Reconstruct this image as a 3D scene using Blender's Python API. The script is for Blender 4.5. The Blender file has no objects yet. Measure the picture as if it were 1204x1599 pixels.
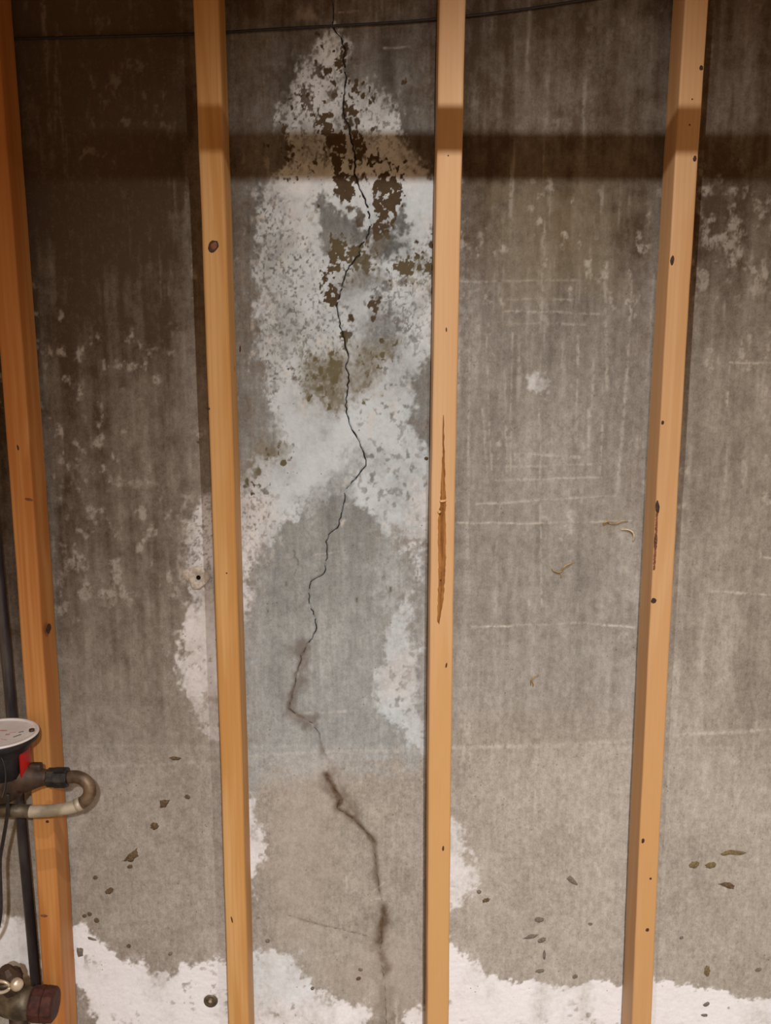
import bpy, bmesh, math, random
import numpy as np
from mathutils import Matrix, Vector

# ------------------------------------------------------------------ camera, world, lights, exposure
scene = bpy.context.scene
COL = scene.collection
F_PX, CX, CY = 1500.0, 602.0, 799.5            # focal length in pixels of the 1204 x 1599 frame
PITCH, ROLL = math.radians(10.1), math.radians(0.19)
CAM = Vector((0.0, 0.0, 1.6))
YS = 1.600                                     # plane of the stud fronts
SD = 0.070                                     # stud depth
YW = YS + SD + 0.010                           # concrete face
FLOOR_Z, CEIL_Z = 0.0, 2.42

RCAM = Matrix.Rotation(math.pi / 2 - PITCH, 3, 'X') @ Matrix.Rotation(ROLL, 3, 'Z')
cam_data = bpy.data.cameras.new('camera')
cam_data.sensor_fit = 'VERTICAL'
cam_data.sensor_height = 36.0
cam_data.lens = 36.0 * F_PX / 1599.0
cam = bpy.data.objects.new('camera', cam_data)
COL.objects.link(cam)
cam.matrix_world = Matrix.Translation(CAM) @ RCAM.to_4x4()
scene.camera = cam

scene.view_settings.view_transform = 'Standard'
scene.view_settings.look = 'None'
scene.view_settings.gamma = 1.0
scene.view_settings.use_curve_mapping = False
scene.view_settings.exposure = 0.0

world = bpy.data.worlds.new('world')
scene.world = world
world.use_nodes = True
world.node_tree.nodes['Background'].inputs[0].default_value = (1.0, 0.58, 0.28, 1)
world.node_tree.nodes['Background'].inputs[1].default_value = 0.40

LAMP = Vector((0.095, YS - 0.93, 2.235))       # reflector bulb under the ceiling
AIM = Vector((0.24, YW, 1.00))
kd = bpy.data.lights.new('reflector_bulb_light', 'SPOT')
kd.energy = 37.0
kd.color = (1.0, 0.965, 0.93)
kd.spot_size = math.radians(104)
kd.spot_blend = 1.0
kd.shadow_soft_size = 0.008
key = bpy.data.objects.new('reflector_bulb_light', kd)
COL.objects.link(key)
key.location = LAMP
key.rotation_euler = (AIM - LAMP).to_track_quat('-Z', 'Y').to_euler()

LAMP2 = Vector((0.27, -1.25, 2.33))           # unseen second lamp, added to brighten the lower wall
AIM2 = Vector((0.46, YW - 0.6, -0.70))
fd = bpy.data.lights.new('rear_fill_light', 'SPOT')
fd.energy = 400.0
fd.color = (1.0, 0.975, 0.965)
fd.spot_size = math.radians(84)
fd.spot_blend = 1.0
fd.shadow_soft_size = 0.03
fil = bpy.data.objects.new('rear_fill_light', fd)
COL.objects.link(fil)
fil.location = LAMP2
fil.rotation_euler = (AIM2 - LAMP2).to_track_quat('-Z', 'Y').to_euler()


def at(u, v, Y):
    """point on the vertical plane y = Y that the photograph shows at pixel (u, v)"""
    d = RCAM @ Vector(((u - CX) / F_PX, (CY - v) / F_PX, -1.0))
    return CAM + d * ((Y - CAM.y) / d.y)


def wxz(u, v):
    p = at(u, v, YW)
    return (p.x, p.z)


MM = 0.001
PX = 0.00116                                   # one photograph pixel on the wall, metres
rng = random.Random(11)

# ------------------------------------------------------------------ helpers

def tag(o, label=None, cat=None, group=None, kind=None):
    if label: o['label'] = label
    if cat: o['category'] = cat
    if group: o['group'] = group
    if kind: o['kind'] = kind
    return o


def empty(name, loc):
    o = bpy.data.objects.new(name, None)
    o.empty_display_size = 0.05
    o.location = loc
    COL.objects.link(o)
    return o


def link(name, me, mat, parent=None, smooth=False):
    o = bpy.data.objects.new(name, me)
    if mat: me.materials.append(mat)
    COL.objects.link(o)
    if parent:
        o.parent = parent
        o.matrix_parent_inverse = Matrix.Translation(parent.location).inverted()
    if smooth:
        me.polygons.foreach_set('use_smooth', [True] * len(me.polygons))
    return o


def from_bm(name, bm, mat, parent=None, smooth=False):
    me = bpy.data.meshes.new(name)
    bmesh.ops.recalc_face_normals(bm, faces=bm.faces)
    bm.to_mesh(me)
    bm.free()
    return link(name, me, mat, parent, smooth)


def box_bm(x0, x1, y0, y1, z0, z1, bev=0.0, seg=2):
    bm = bmesh.new()
    bmesh.ops.create_cube(bm, size=1.0)
    for v in bm.verts:
        v.co = Vector((x0 if v.co.x < 0 else x1, y0 if v.co.y < 0 else y1, z0 if v.co.z < 0 else z1))
    if bev:
        bmesh.ops.bevel(bm, geom=bm.edges[:], offset=bev, segments=seg, affect='EDGES', profile=0.5)
    return bm


def frame_of(d):
    d = d.normalized()
    a = Vector((0, 0, 1)) if abs(d.z) < 0.9 else Vector((0, 1, 0))
    s = d.cross(a).normalized()
    return s, d.cross(s).normalized()


def lathe_bm(prof, origin, axis, n=32, bm=None):
    """prof: list of (distance along axis, radius)"""
    bm = bm or bmesh.new()
    axis = Vector(axis).normalized()
    s, t = frame_of(axis)
    rings = []
    for h, r in prof:
        c = Vector(origin) + axis * h
        if r <= 1e-6:
            rings.append([bm.verts.new(c)])
        else:
            rings.append([bm.verts.new(c + (s * math.cos(2 * math.pi * k / n) + t * math.sin(2 * math.pi * k / n)) * r) for k in range(n)])
    for a, b in zip(rings, rings[1:]):
        for k in range(n):
            k2 = (k + 1) % n
            if len(a) == 1 and len(b) == 1: continue
            if len(a) == 1: bm.faces.new((a[0], b[k], b[k2]))
            elif len(b) == 1: bm.faces.new((a[k], a[k2], b[0]))
            else: bm.faces.new((a[k], a[k2], b[k2], b[k]))
    return bm


def smooth_path(pts, sub=8):
    pts = [Vector(p) for p in pts]
    out = []
    for i in range(len(pts) - 1):
        p0 = pts[max(i - 1, 0)]; p1 = pts[i]; p2 = pts[i + 1]; p3 = pts[min(i + 2, len(pts) - 1)]
        for k in range(sub):
            t = k / sub
            out.append(0.5 * ((2 * p1) + (p2 - p0) * t + (2 * p0 - 5 * p1 + 4 * p2 - p3) * t * t + (3 * p1 - p0 - 3 * p2 + p3) * t ** 3))
    out.append(pts[-1])
    return out


def tube_bm(path, r, n=12, bm=None):
    """r: number or list of radii along the path"""
    bm = bm or bmesh.new()
    path = [Vector(p) for p in path]
    m = len(path)
    rs = r if isinstance(r, (list, tuple)) else [r] * m
    d0 = (path[1] - path[0]).normalized()
    s, t = frame_of(d0)
    rings = []
    for i, p in enumerate(path):
        d = (path[min(i + 1, m - 1)] - path[max(i - 1, 0)]).normalized()
        s = (s - d * s.dot(d)).normalized()
        t = d.cross(s)
        rings.append([bm.verts.new(p + (s * math.cos(2 * math.pi * k / n) + t * math.sin(2 * math.pi * k / n)) * rs[i]) for k in range(n)])
    for a, b in zip(rings, rings[1:]):
        for k in range(n):
            bm.faces.new((a[k], a[(k + 1) % n], b[(k + 1) % n], b[k]))
    bm.faces.new(rings[0][::-1])
    bm.faces.new(rings[-1])
    return bm


# ------------------------------------------------------------------ materials

def new_mat(name):
    m = bpy.data.materials.new(name)
    m.use_nodes = True
    nt = m.node_tree
    return m, nt, nt.nodes, nt.links, nt.nodes['Principled BSDF']


def noise_node(N, L, vec, scale, detail=4, rough=0.55, dist=0.0):
    n = N.new('ShaderNodeTexNoise')
    n.inputs['Scale'].default_value = scale
    n.inputs['Detail'].default_value = detail
    n.inputs['Roughness'].default_value = rough
    n.inputs['Distortion'].default_value = dist
    L.new(vec, n.inputs['Vector'])
    return n.outputs['Fac']


def mapped(N, L, src, scale=(1, 1, 1), loc=(0, 0, 0)):
    m = N.new('ShaderNodeMapping')
    m.inputs['Scale'].default_value = scale
    m.inputs['Location'].default_value = loc
    L.new(src, m.inputs['Vector'])
    return m.outputs[0]


def ramp(N, L, fac, a, b, va=0.0, vb=1.0):
    r = N.new('ShaderNodeMapRange')
    r.interpolation_type = 'SMOOTHSTEP'
    r.inputs['From Min'].default_value = a
    r.inputs['From Max'].default_value = b
    r.inputs['To Min'].default_value = va
    r.inputs['To Max'].default_value = vb
    L.new(fac, r.inputs['Value'])
    return r.outputs[0]


def math_node(N, L, op, a, b=None, clamp=False):
    m = N.new('ShaderNodeMath')
    m.operation = op
    m.use_clamp = clamp
    for i, x in enumerate((a, b)):
        if x is None: continue
        if isinstance(x, (int, float)): m.inputs[i].default_value = x
        else: L.new(x, m.inputs[i])
    return m.outputs[0]


def mix(N, L, fac, a, b, mode='MIX'):
    m = N.new('ShaderNodeMix')
    m.data_type = 'RGBA'
    m.blend_type = mode
    for sock, x in ((m.inputs[0], fac), (m.inputs[6], a), (m.inputs[7], b)):
        if isinstance(x, (int, float)): sock.default_value = x
        elif isinstance(x, (tuple, list)): sock.default_value = (x[0], x[1], x[2], 1)
        else: L.new(x, sock)
    return m.outputs[2]


def bump(N, L, P, h, strength=0.4, dist=0.002):
    b = N.new('ShaderNodeBump')
    b.inputs['Strength'].default_value = strength
    b.inputs['Distance'].default_value = dist
    L.new(h, b.inputs['Height'])
    L.new(b.outputs[0], P.inputs['Normal'])


def simple_mat(name, c1, c2, scale=60, rough=0.5, metal=0.0, bump_s=0.15, stretch=(1, 1, 1)):
    m, nt, N, L, P = new_mat(name)
    tc = N.new('ShaderNodeTexCoord')
    v = mapped(N, L, tc.outputs['Object'], stretch)
    f = noise_node(N, L, v, scale, 5)
    L.new(mix(N, L, ramp(N, L, f, 0.35, 0.65), c1, c2), P.inputs['Base Color'])
    P.inputs['Roughness'].default_value = rough
    P.inputs['Metallic'].default_value = metal
    if bump_s: bump(N, L, P, f, bump_s, 0.001)
    return m


def wood_mat(name, pale, deep, seed, flame=0.5, heart=None):
    """planed softwood: grain stretched along the length, broad flames of early and late wood"""
    m, nt, N, L, P = new_mat(name)
    tc = N.new('ShaderNodeTexCoord')
    o = tc.outputs['Object']
    broad = noise_node(N, L, mapped(N, L, o, (26, 20, 1.7), (seed, seed * 2, seed)), 1.0, 2, 0.5, 0.8)
    rings = N.new('ShaderNodeTexWave')
    rings.wave_type = 'BANDS'
    rings.bands_direction = 'X'
    rings.inputs['Scale'].default_value = 1.0
    rings.inputs['Distortion'].default_value = 7.0
    rings.inputs['Detail'].default_value = 2.0
    rings.inputs['Detail Scale'].default_value = 0.6
    L.new(mapped(N, L, o, (38, 30, 1.3), (seed * 3, 0, seed)), rings.inputs['Vector'])
    fine = noise_node(N, L, mapped(N, L, o, (700, 700, 14), (0, 0, seed)), 1.0, 3)
    mott = noise_node(N, L, mapped(N, L, o, (30, 30, 6), (0, seed, 0)), 1.0, 4)
    c = mix(N, L, math_node(N, L, 'MULTIPLY', ramp(N, L, broad, 0.36, 0.60), flame), pale, deep)
    if heart:       # the butt end of the board is more orange heartwood
        sep = N.new('ShaderNodeSeparateXYZ'); L.new(o, sep.inputs[0])
        zz_ = math_node(N, L, 'ADD', sep.outputs[2], math_node(N, L, 'MULTIPLY', math_node(N, L, 'SUBTRACT', broad, 0.5), 0.8))
        c = mix(N, L, ramp(N, L, zz_, 1.25, 0.75, 0.0, heart[3]), c, heart[:3])
    c = mix(N, L, math_node(N, L, 'MULTIPLY', ramp(N, L, rings.outputs['Fac'], 0.55, 1.0), 0.30 * flame + 0.04), c, deep)
    c = mix(N, L, ramp(N, L, fine, 0.45, 0.8, 0.0, 0.14), c, (deep[0] * .6, deep[1] * .5, deep[2] * .4))
    c = mix(N, L, ramp(N, L, mott, 0.55, 0.75, 0.0, 0.12), c, (deep[0] * .8, deep[1] * .7, deep[2] * .6))
    L.new(c, P.inputs['Base Color'])
    P.inputs['Roughness'].default_value = 0.55
    P.inputs['Specular IOR Level'].default_value = 0.3
    bump(N, L, P, fine, 0.10, 0.0008)
    return m


def concrete_mat():
    """poured concrete: the masks in the two point attributes say where salt, mould, rust and chalk lie"""
    m, nt, N, L, P = new_mat('concrete_wall')
    tc = N.new('ShaderNodeTexCoord')
    o = tc.outputs['Object']
    a1 = N.new('ShaderNodeAttribute'); a1.attribute_name = 'stain'
    a2 = N.new('ShaderNodeAttribute'); a2.attribute_name = 'tone'
    s1 = N.new('ShaderNodeSeparateColor'); L.new(a1.outputs['Color'], s1.inputs[0])
    s2 = N.new('ShaderNodeSeparateColor'); L.new(a2.outputs['Color'], s2.inputs[0])
    salt, mould, rust, chalk = s1.outputs[0], s1.outputs[1], s1.outputs[2], a1.outputs['Alpha']
    tone, cool, pink, olive = s2.outputs[0], s2.outputs[1], s2.outputs[2], a2.outputs['Alpha']
    fine = noise_node(N, L, mapped(N, L, o, (420, 420, 300)), 1.0, 4, 0.65)
    grain = noise_node(N, L, mapped(N, L, o, (130, 130, 100)), 1.0, 6, 0.62)
    streak = noise_node(N, L, mapped(N, L, o, (150, 150, 16)), 1.0, 4, 0.6)
    nz = math_node(N, L, 'MULTIPLY', math_node(N, L, 'SUBTRACT', grain, 0.5), 0.85)
    nz = math_node(N, L, 'ADD', nz, math_node(N, L, 'MULTIPLY', math_node(N, L, 'SUBTRACT', streak, 0.5), 0.40))
    nz = math_node(N, L, 'ADD', nz, math_node(N, L, 'MULTIPLY', math_node(N, L, 'SUBTRACT', fine, 0.5), 0.70))
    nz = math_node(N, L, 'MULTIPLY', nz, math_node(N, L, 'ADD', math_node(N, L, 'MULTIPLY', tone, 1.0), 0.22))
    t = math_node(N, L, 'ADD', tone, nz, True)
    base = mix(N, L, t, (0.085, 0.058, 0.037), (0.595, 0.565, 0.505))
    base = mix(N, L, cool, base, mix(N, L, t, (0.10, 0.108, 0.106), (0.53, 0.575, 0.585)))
    base = mix(N, L, math_node(N, L, 'MULTIPLY', pink, 0.55), base, (0.46, 0.385, 0.33))
    base = mix(N, L, math_node(N, L, 'MULTIPLY', olive, 0.6), base, (0.20, 0.155, 0.075))
    # salt crust: broken up by pits
    br = math_node(N, L, 'SUBTRACT', grain, 0.5)
    sf = math_node(N, L, 'ADD', salt, math_node(N, L, 'MULTIPLY', br, 0.5))
    sf = math_node(N, L, 'MULTIPLY', ramp(N, L, sf, 0.05, 0.95), ramp(N, L, salt, 0.0, 0.18))
    white = mix(N, L, cool, (0.86, 0.880, 0.910), (0.61, 0.70, 0.755))
    white = mix(N, L, math_node(N, L, 'MULTIPLY', pink, 0.7), white, (0.78, 0.72, 0.68))
    white = mix(N, L, ramp(N, L, fine, 0.35, 0.75, 0.0, 0.16), white, (0.5, 0.48, 0.45))
    c = mix(N, L, sf, base, white)
    # small pits showing through the salt
    vor = N.new('ShaderNodeTexVoronoi')
    vor.inputs['Scale'].default_value = 1.0
    L.new(mapped(N, L, o, (95, 95, 85)), vor.inputs['Vector'])
    pit = math_node(N, L, 'MULTIPLY', ramp(N, L, vor.outputs['Distance'], 0.17, 0.05),
                    ramp(N, L, noise_node(N, L, mapped(N, L, o, (21, 21, 21)), 1.0, 3), 0.52, 0.66))
    c = mix(N, L, math_node(N, L, 'MULTIPLY', pit, 0.7), c, (0.12, 0.10, 0.075))
    c = mix(N, L, math_node(N, L, 'MULTIPLY', chalk, ramp(N, L, grain, 0.34, 0.56, 0.15, 1.0)), c, (0.70, 0.665, 0.60))
    # rust and soil drawn out of the crack
    c = mix(N, L, math_node(N, L, 'MULTIPLY', rust, ramp(N, L, grain, 0.2, 0.6, 0.65, 1.0)), c, (0.100, 0.060, 0.032))
    # mould / wet bare patches
    mf = ramp(N, L, math_node(N, L, 'ADD', mould, math_node(N, L, 'MULTIPLY', br, 0.35)), 0.12, 0.75)
    mf = math_node(N, L, 'MULTIPLY', mf, ramp(N, L, mould, 0.0, 0.12))
    mcol = mix(N, L, grain, (0.055, 0.036, 0.019), (0.115, 0.082, 0.048))
    mcol = mix(N, L, olive, mcol, (0.155, 0.135, 0.075))
    c = mix(N, L, mf, c, mcol)
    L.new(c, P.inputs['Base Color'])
    P.inputs['Roughness'].default_value = 0.9
    P.inputs['Specular IOR Level'].default_value = 0.2
    h = math_node(N, L, 'ADD', math_node(N, L, 'MULTIPLY', grain, 1.0), math_node(N, L, 'MULTIPLY', fine, 0.5))
    h = math_node(N, L, 'ADD', h, math_node(N, L, 'MULTIPLY', pit, -1.0))
    bump(N, L, P, h, 0.35, 0.0016)
    return m


M_CONC = concrete_mat()
M_PLAIN = simple_mat('plain_concrete', (0.22, 0.20, 0.17), (0.32, 0.29, 0.25), 30, 0.9, 0, 0.2)
M_CRACK = simple_mat('crack_shadowed_earth', (0.012, 0.010, 0.008), (0.035, 0.026, 0.018), 300, 1.0, 0, 0.2)
M_BLACK = simple_mat('black_plastic', (0.010, 0.011, 0.014), (0.018, 0.019, 0.022), 80, 0.45, 0, 0.05)
M_CABLE = simple_mat('black_cable_jacket', (0.012, 0.010, 0.011), (0.025, 0.021, 0.021), 80, 0.6, 0, 0.05)
M_STEEL = simple_mat('dark_steel_pipe', (0.050, 0.048, 0.055), (0.12, 0.115, 0.12), 40, 0.42, 0.5, 0.1, (1, 1, 0.2))
M_BRONZE = simple_mat('tarnished_bronze', (0.040, 0.024, 0.016), (0.085, 0.048, 0.028), 50, 0.6, 0.25, 0.2)
M_NUT = simple_mat('blackened_nut', (0.016, 0.018, 0.020), (0.050, 0.042, 0.034), 90, 0.5, 0.4, 0.2)
M_ELBOW = simple_mat('shaded_copper', (0.085, 0.055, 0.034), (0.20, 0.14, 0.085), 45, 0.5, 0.35, 0.1)
M_PIPE = simple_mat('dull_pale_pipe', (0.27, 0.23, 0.165), (0.50, 0.44, 0.34), 30, 0.45, 0.15, 0.1)
M_DIAL = simple_mat('dial_white', (0.72, 0.66, 0.64), (0.80, 0.76, 0.74), 25, 0.35, 0, 0.0)
M_DIALINK = simple_mat('dial_ink', (0.10, 0.07, 0.07), (0.2, 0.12, 0.11), 60, 0.5, 0, 0.0)
M_DIALPINK = simple_mat('dial_pink_print', (0.50, 0.27, 0.24), (0.58, 0.36, 0.32), 60, 0.5, 0, 0.0)
M_RED = simple_mat('red_tag', (0.36, 0.008, 0.008), (0.46, 0.015, 0.012), 30, 0.4, 0, 0.0)
M_RUST = simple_mat('red_brown_rust', (0.040, 0.011, 0.008), (0.085, 0.024, 0.015), 70, 0.75, 0.1, 0.4)
M_BRASS = simple_mat('dull_brass', (0.055, 0.042, 0.028), (0.16, 0.125, 0.080), 45, 0.5, 0.35, 0.2)
M_BRASSPALE = simple_mat('pale_brass', (0.50, 0.40, 0.27), (0.68, 0.60, 0.48), 40, 0.35, 0.4, 0.1)
M_MUD = simple_mat('dried_brown_mud', (0.085, 0.055, 0.030), (0.16, 0.105, 0.055), 220, 0.95, 0, 0.4)
M_MUDOLIVE = simple_mat('dried_olive_mud', (0.13, 0.095, 0.042), (0.21, 0.16, 0.075), 220, 0.95, 0, 0.4)
M_MUDGREY = simple_mat('dried_grey_mud', (0.13, 0.115, 0.09), (0.20, 0.175, 0.14), 220, 0.95, 0, 0.4)
M_FIBRE = simple_mat('dry_root_fibre', (0.28, 0.175, 0.065), (0.48, 0.34, 0.16), 150, 0.8, 0, 0.1)
M_FIBREPALE = simple_mat('pale_root_fibre', (0.55, 0.46, 0.30), (0.70, 0.62, 0.45), 150, 0.8, 0, 0.1)
M_KNOT = simple_mat('knot_wood', (0.15, 0.050, 0.022), (0.25, 0.095, 0.042), 120, 0.6, 0, 0.2)
M_KNOTDARK = simple_mat('dark_knot', (0.030, 0.013, 0.008), (0.07, 0.028, 0.014), 200, 0.7, 0, 0.2)
M_BARK = simple_mat('torn_brown_fibre', (0.20, 0.075, 0.014), (0.42, 0.185, 0.045), 160, 0.85, 0, 0.6, (1, 1, 0.12))
M_SLIVER = simple_mat('pale_torn_sliver', (0.66, 0.43, 0.19), (0.74, 0.50, 0.25), 150, 0.7, 0, 0.2, (1, 1, 0.2))
M_PLASTER = simple_mat('hole_mortar', (0.42, 0.37, 0.31), (0.62, 0.56, 0.48), 160, 0.95, 0, 0.8)

# ------------------------------------------------------------------ noise in numpy for the wall masks
_perm = np.random.RandomState(5).permutation(512)
_grad = np.random.RandomState(6).rand(512).astype(np.float32) * 2 - 1


def vnoise(x, y, seed=0):
    xi = np.floor(x).astype(np.int64); yi = np.floor(y).astype(np.int64)
    fx = (x - xi).astype(np.float32); fy = (y - yi).astype(np.float32)
    fx = fx * fx * fx * (fx * (fx * 6 - 15) + 10); fy = fy * fy * fy * (fy * (fy * 6 - 15) + 10)

    def h(a, b):
        return _grad[_perm[(_perm[(a + seed * 37) & 511] + b + seed * 91) & 511]]
    v0 = h(xi, yi) * (1 - fx) + h(xi + 1, yi) * fx
    v1 = h(xi, yi + 1) * (1 - fx) + h(xi + 1, yi + 1) * fx
    return v0 * (1 - fy) + v1 * fy


def fbm(x, y, fx, fy, octv=4, seed=0, gain=0.55):
    s = 0; a = 1.0; n = 0
    for k in range(octv):
        s = s + a * vnoise(x * fx * 2 ** k + 17.3 * k, y * fy * 2 ** k + 9.1 * k, seed + k)
        n += a * 0.6
        a *= gain
    return s / n


def sstep(a, b, x):
    t = np.clip((x - a) / (b - a), 0, 1)
    return t * t * (3 - 2 * t)


def seg_dist(px, pz, ax, az, bx, bz):
    dx, dz = bx - ax, bz - az
    t = np.clip(((px - ax) * dx + (pz - az) * dz) / (dx * dx + dz * dz + 1e-12), 0, 1)
    return np.hypot(px - ax - t * dx, pz - az - t * dz), t


def poly_sd(px, pz, pts):
    """signed distance, positive inside"""
    n = len(pts)
    best = np.full(px.shape, 9.0, np.float32)
    ins = np.zeros(px.shape, bool)
    for i in range(n):
        ax, az = pts[i]; bx, bz = pts[(i + 1) % n]
        d, _ = seg_dist(px, pz, ax, az, bx, bz)
        best = np.minimum(best, d)
        cond = ((az > pz) != (bz > pz)) & (px < (bx - ax) * (pz - az) / (bz - az + 1e-12) + ax)
        ins ^= cond
    return np.where(ins, best, -best)


# ------------------------------------------------------------------ the crack line (wall coordinates)
def jitter(px_pts, amp, step=4.0, seed=1):
    r = random.Random(seed)
    out = []
    for (x0, y0), (x1, y1) in zip(px_pts, px_pts[1:]):
        n = max(1, int(math.hypot(x1 - x0, y1 - y0) / step))
        for k in range(n):
            t = k / n
            out.append((x0 + (x1 - x0) * t + r.uniform(-amp, amp), y0 + (y1 - y0) * t + r.uniform(-amp, amp) * 0.5))
    out.append(px_pts[-1])
    return [wxz(*p) for p in out]


CRACK_TOP = jitter([(517, -60), (519, 0), (521, 20), (519, 42), (526, 52), (533, 58)], 0.7, 5, 3)
CRACK_MAIN = jitter([(533, 58), (538, 75), (537, 100), (540, 122), (538, 140), (535, 160), (537, 180), (544, 194), (546, 208), (551, 228), (556, 248),
                     (553, 264), (556, 278), (562, 295), (571, 312), (575, 330), (578, 348), (577, 364), (568, 377), (562, 386), (561, 398),
                     (550, 412), (539, 424), (536, 440), (530, 460), (525, 482), (530, 505), (536, 525), (538, 540), (544, 558), (540, 570), (545, 590),
                     (542, 612), (540, 628), (541, 648), (548, 666), (558, 684), (566, 702), (572, 718), (570, 727), (558, 744), (546, 757),
                     (540, 764), (536, 788), (533, 808), (526, 824), (513, 834), (510, 846), (511, 866), (508, 882), (506, 896), (495, 903), (485, 908),
                     (483, 920), (482, 936), (486, 950), (493, 966), (493, 986), (488, 998), (478, 1008)], 1.5, 5.0, 4)
CRACK_LOW = jitter([(478, 1008), (471, 1024), (466, 1042), (462, 1058), (458, 1080), (453, 1096), (452, 1106), (460, 1115), (474, 1122),
                    (488, 1130), (497, 1146), (502, 1164), (509, 1182)], 1.4, 5.0, 5)
CRACK_BASE = jitter([(509, 1210), (516, 1222), (525, 1236), (531, 1248), (525, 1262), (536, 1268), (550, 1278), (565, 1292), (580, 1308),
                     (588, 1320), (585, 1332), (588, 1356), (592, 1392), (598, 1411), (600, 1430), (595, 1450), (596, 1470), (591, 1492),
                     (597, 1512), (601, 1540), (603, 1600)], 0.9, 4.5, 6)
CRACK_SIDE = jitter([(450, 1430), (470, 1436), (500, 1445), (535, 1452), (572, 1461)], 0.8, 4, 7)

# ------------------------------------------------------------------ the wall grid
wl, wr = -1.5, 1.5
x_bay0, x_bay1 = wxz(372, 800)[0] - 0.02, wxz(676, 300)[0] + 0.01
xs = np.concatenate([np.arange(wl, -0.78, 0.03), np.arange(-0.78, x_bay0, 0.0026), np.arange(x_bay0, x_bay1, 0.0013),
                     np.arange(x_bay1, 0.80, 0.0026), np.arange(0.80, wr + 0.001, 0.035)])
zs = np.concatenate([np.arange(FLOOR_Z, 0.20, 0.02), np.arange(0.20, 2.22, 0.0020), np.arange(2.22, CEIL_Z + 0.001, 0.02)])
zs[-1] = CEIL_Z
GX, GZ = np.meshgrid(xs.astype(np.float32), zs.astype(np.float32))
shp = GX.shape
X = GX.ravel(); Z = GZ.ravel()

# warped coordinates give every outline its ragged edge
WX = X + 0.010 * fbm(X, Z, 28, 22, 4, 1) + 0.0035 * fbm(X, Z, 130, 120, 3, 2)
WZ = Z + 0.012 * fbm(X, Z, 26, 22, 4, 3) + 0.0035 * fbm(X, Z, 120, 130, 3, 4)
N_MID = fbm(X, Z, 45, 40, 5, 7)
N_FINE = fbm(X, Z, 160, 150, 4, 8)
N_LACE = N_MID + 0.8 * N_FINE
N_BIG = fbm(X, Z, 7, 5, 4, 9)
N_STREAK = fbm(X, Z, 95, 6.5, 4, 10)
N_STREAK2 = fbm(X, Z, 40, 4.0, 4, 13)


def region(acc, px_pts, strength=1.0, soft=9.0, noise=6.0, nz=None, mode='max', warp=1.0):
    """adds (or takes away) a stain whose outline is px_pts; soft and noise in photograph pixels"""
    pts = [wxz(*p) for p in px_pts]
    ax = [p[0] for p in pts]; az = [p[1] for p in pts]
    m = 0.05
    idx = np.nonzero((X > min(ax) - m) & (X < max(ax) + m) & (Z > min(az) - m) & (Z < max(az) + m))[0]
    cx = X[idx] + (WX[idx] - X[idx]) * warp; cz = Z[idx] + (WZ[idx] - Z[idx]) * warp
    sd = poly_sd(cx, cz, pts)
    nn = (N_LACE if nz is None else nz)[idx]
    v = strength * sstep(-soft * PX, soft * PX, sd + nn * noise * PX)
    if mode == 'max': acc[idx] = np.maximum(acc[idx], v)
    elif mode == 'cut': acc[idx] = acc[idx] * (1 - v)
    else: acc[idx] = acc[idx] + v


def stroke(acc, pts, width, strength=1.0, nz=0.0, wrapped=False, lo=0.0):
    """stain along a polyline given in wall coordinates; width in metres (number or per point)"""
    ax = [p[0] for p in pts]; az = [p[1] for p in pts]
    wmax = max(width) if isinstance(width, (list, tuple)) else width
    m = wmax * 2.5 + 0.02
    idx = np.nonzero((X > min(ax) - m) & (X < max(ax) + m) & (Z > min(az) - m) & (Z < max(az) + m))[0]
    cx = WX[idx] if wrapped else X[idx]; cz = WZ[idx] if wrapped else Z[idx]
    best = np.zeros(len(idx), np.float32)
    for i in range(len(pts) - 1):
        d, t = seg_dist(cx, cz, *pts[i], *pts[i + 1])
        w = width if not isinstance(width, (list, tuple)) else width[i] + (width[i + 1] - width[i]) * t
        d = d + N_MID[idx] * nz * w
        best = np.maximum(best, np.exp(-np.square(np.maximum(d, 0) / np.maximum(w, 1e-5))))
    acc[idx] = np.maximum(acc[idx], best * strength)


zrow = lambda v: wxz(600, v)[1]
zero = lambda: np.zeros(X.shape, np.float32)
SALT, MOULD, RUST, CHALK = zero(), zero(), zero(), zero()
TONE, COOL, PINK, OLIVE = zero(), zero(), zero(), zero()

def bloom(pts, strength, soft, noise):
    """salt crust with a thin powdery halo round it"""
    region(SALT, pts, strength, soft, noise)
    region(SALT, pts, strength * 0.42, soft * 3.0, noise * 2.4)


# --- salt bloom (efflorescence)
bloom([(516, 50), (530, 56), (535, 70), (537, 118), (560, 122), (588, 132), (606, 152), (618, 180), (622, 205), (640, 240), (655, 262), (680, 276),
              (690, 300), (690, 555), (668, 566), (652, 590), (644, 625), (648, 665), (662, 695), (676, 714), (690, 740), (690, 852), (668, 852), (648, 862),
              (622, 846), (596, 818), (570, 788), (545, 772), (520, 792), (490, 802), (468, 818), (442, 830), (415, 850), (404, 868), (396, 900), (386, 930),
              (376, 965), (360, 965), (360, 752), (378, 740), (392, 722), (418, 714), (440, 700), (446, 676), (430, 646), (420, 618), (404, 596), (402, 540),
              (398, 490), (402, 430), (408, 380), (404, 340), (412, 300), (432, 276), (446, 256), (450, 226), (438, 200), (440, 165), (452, 128), (472, 96),
              (490, 82), (504, 66)], 0.92, 12, 10)
bloom([(655, 850), (640, 852), (644, 900), (632, 930), (616, 962), (598, 985), (592, 1020), (584, 1060), (588, 1102), (606, 1132), (640, 1152), (690, 1178),
              (690, 1142), (662, 1118), (648, 1066), (650, 1020), (644, 980), (648, 940), (657, 900), (666, 866), (675, 850)], 0.88, 11, 8)
bloom([(580, 860), (640, 850), (650, 900), (620, 960), (590, 985), (580, 930)], 0.34, 22, 14)
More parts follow.
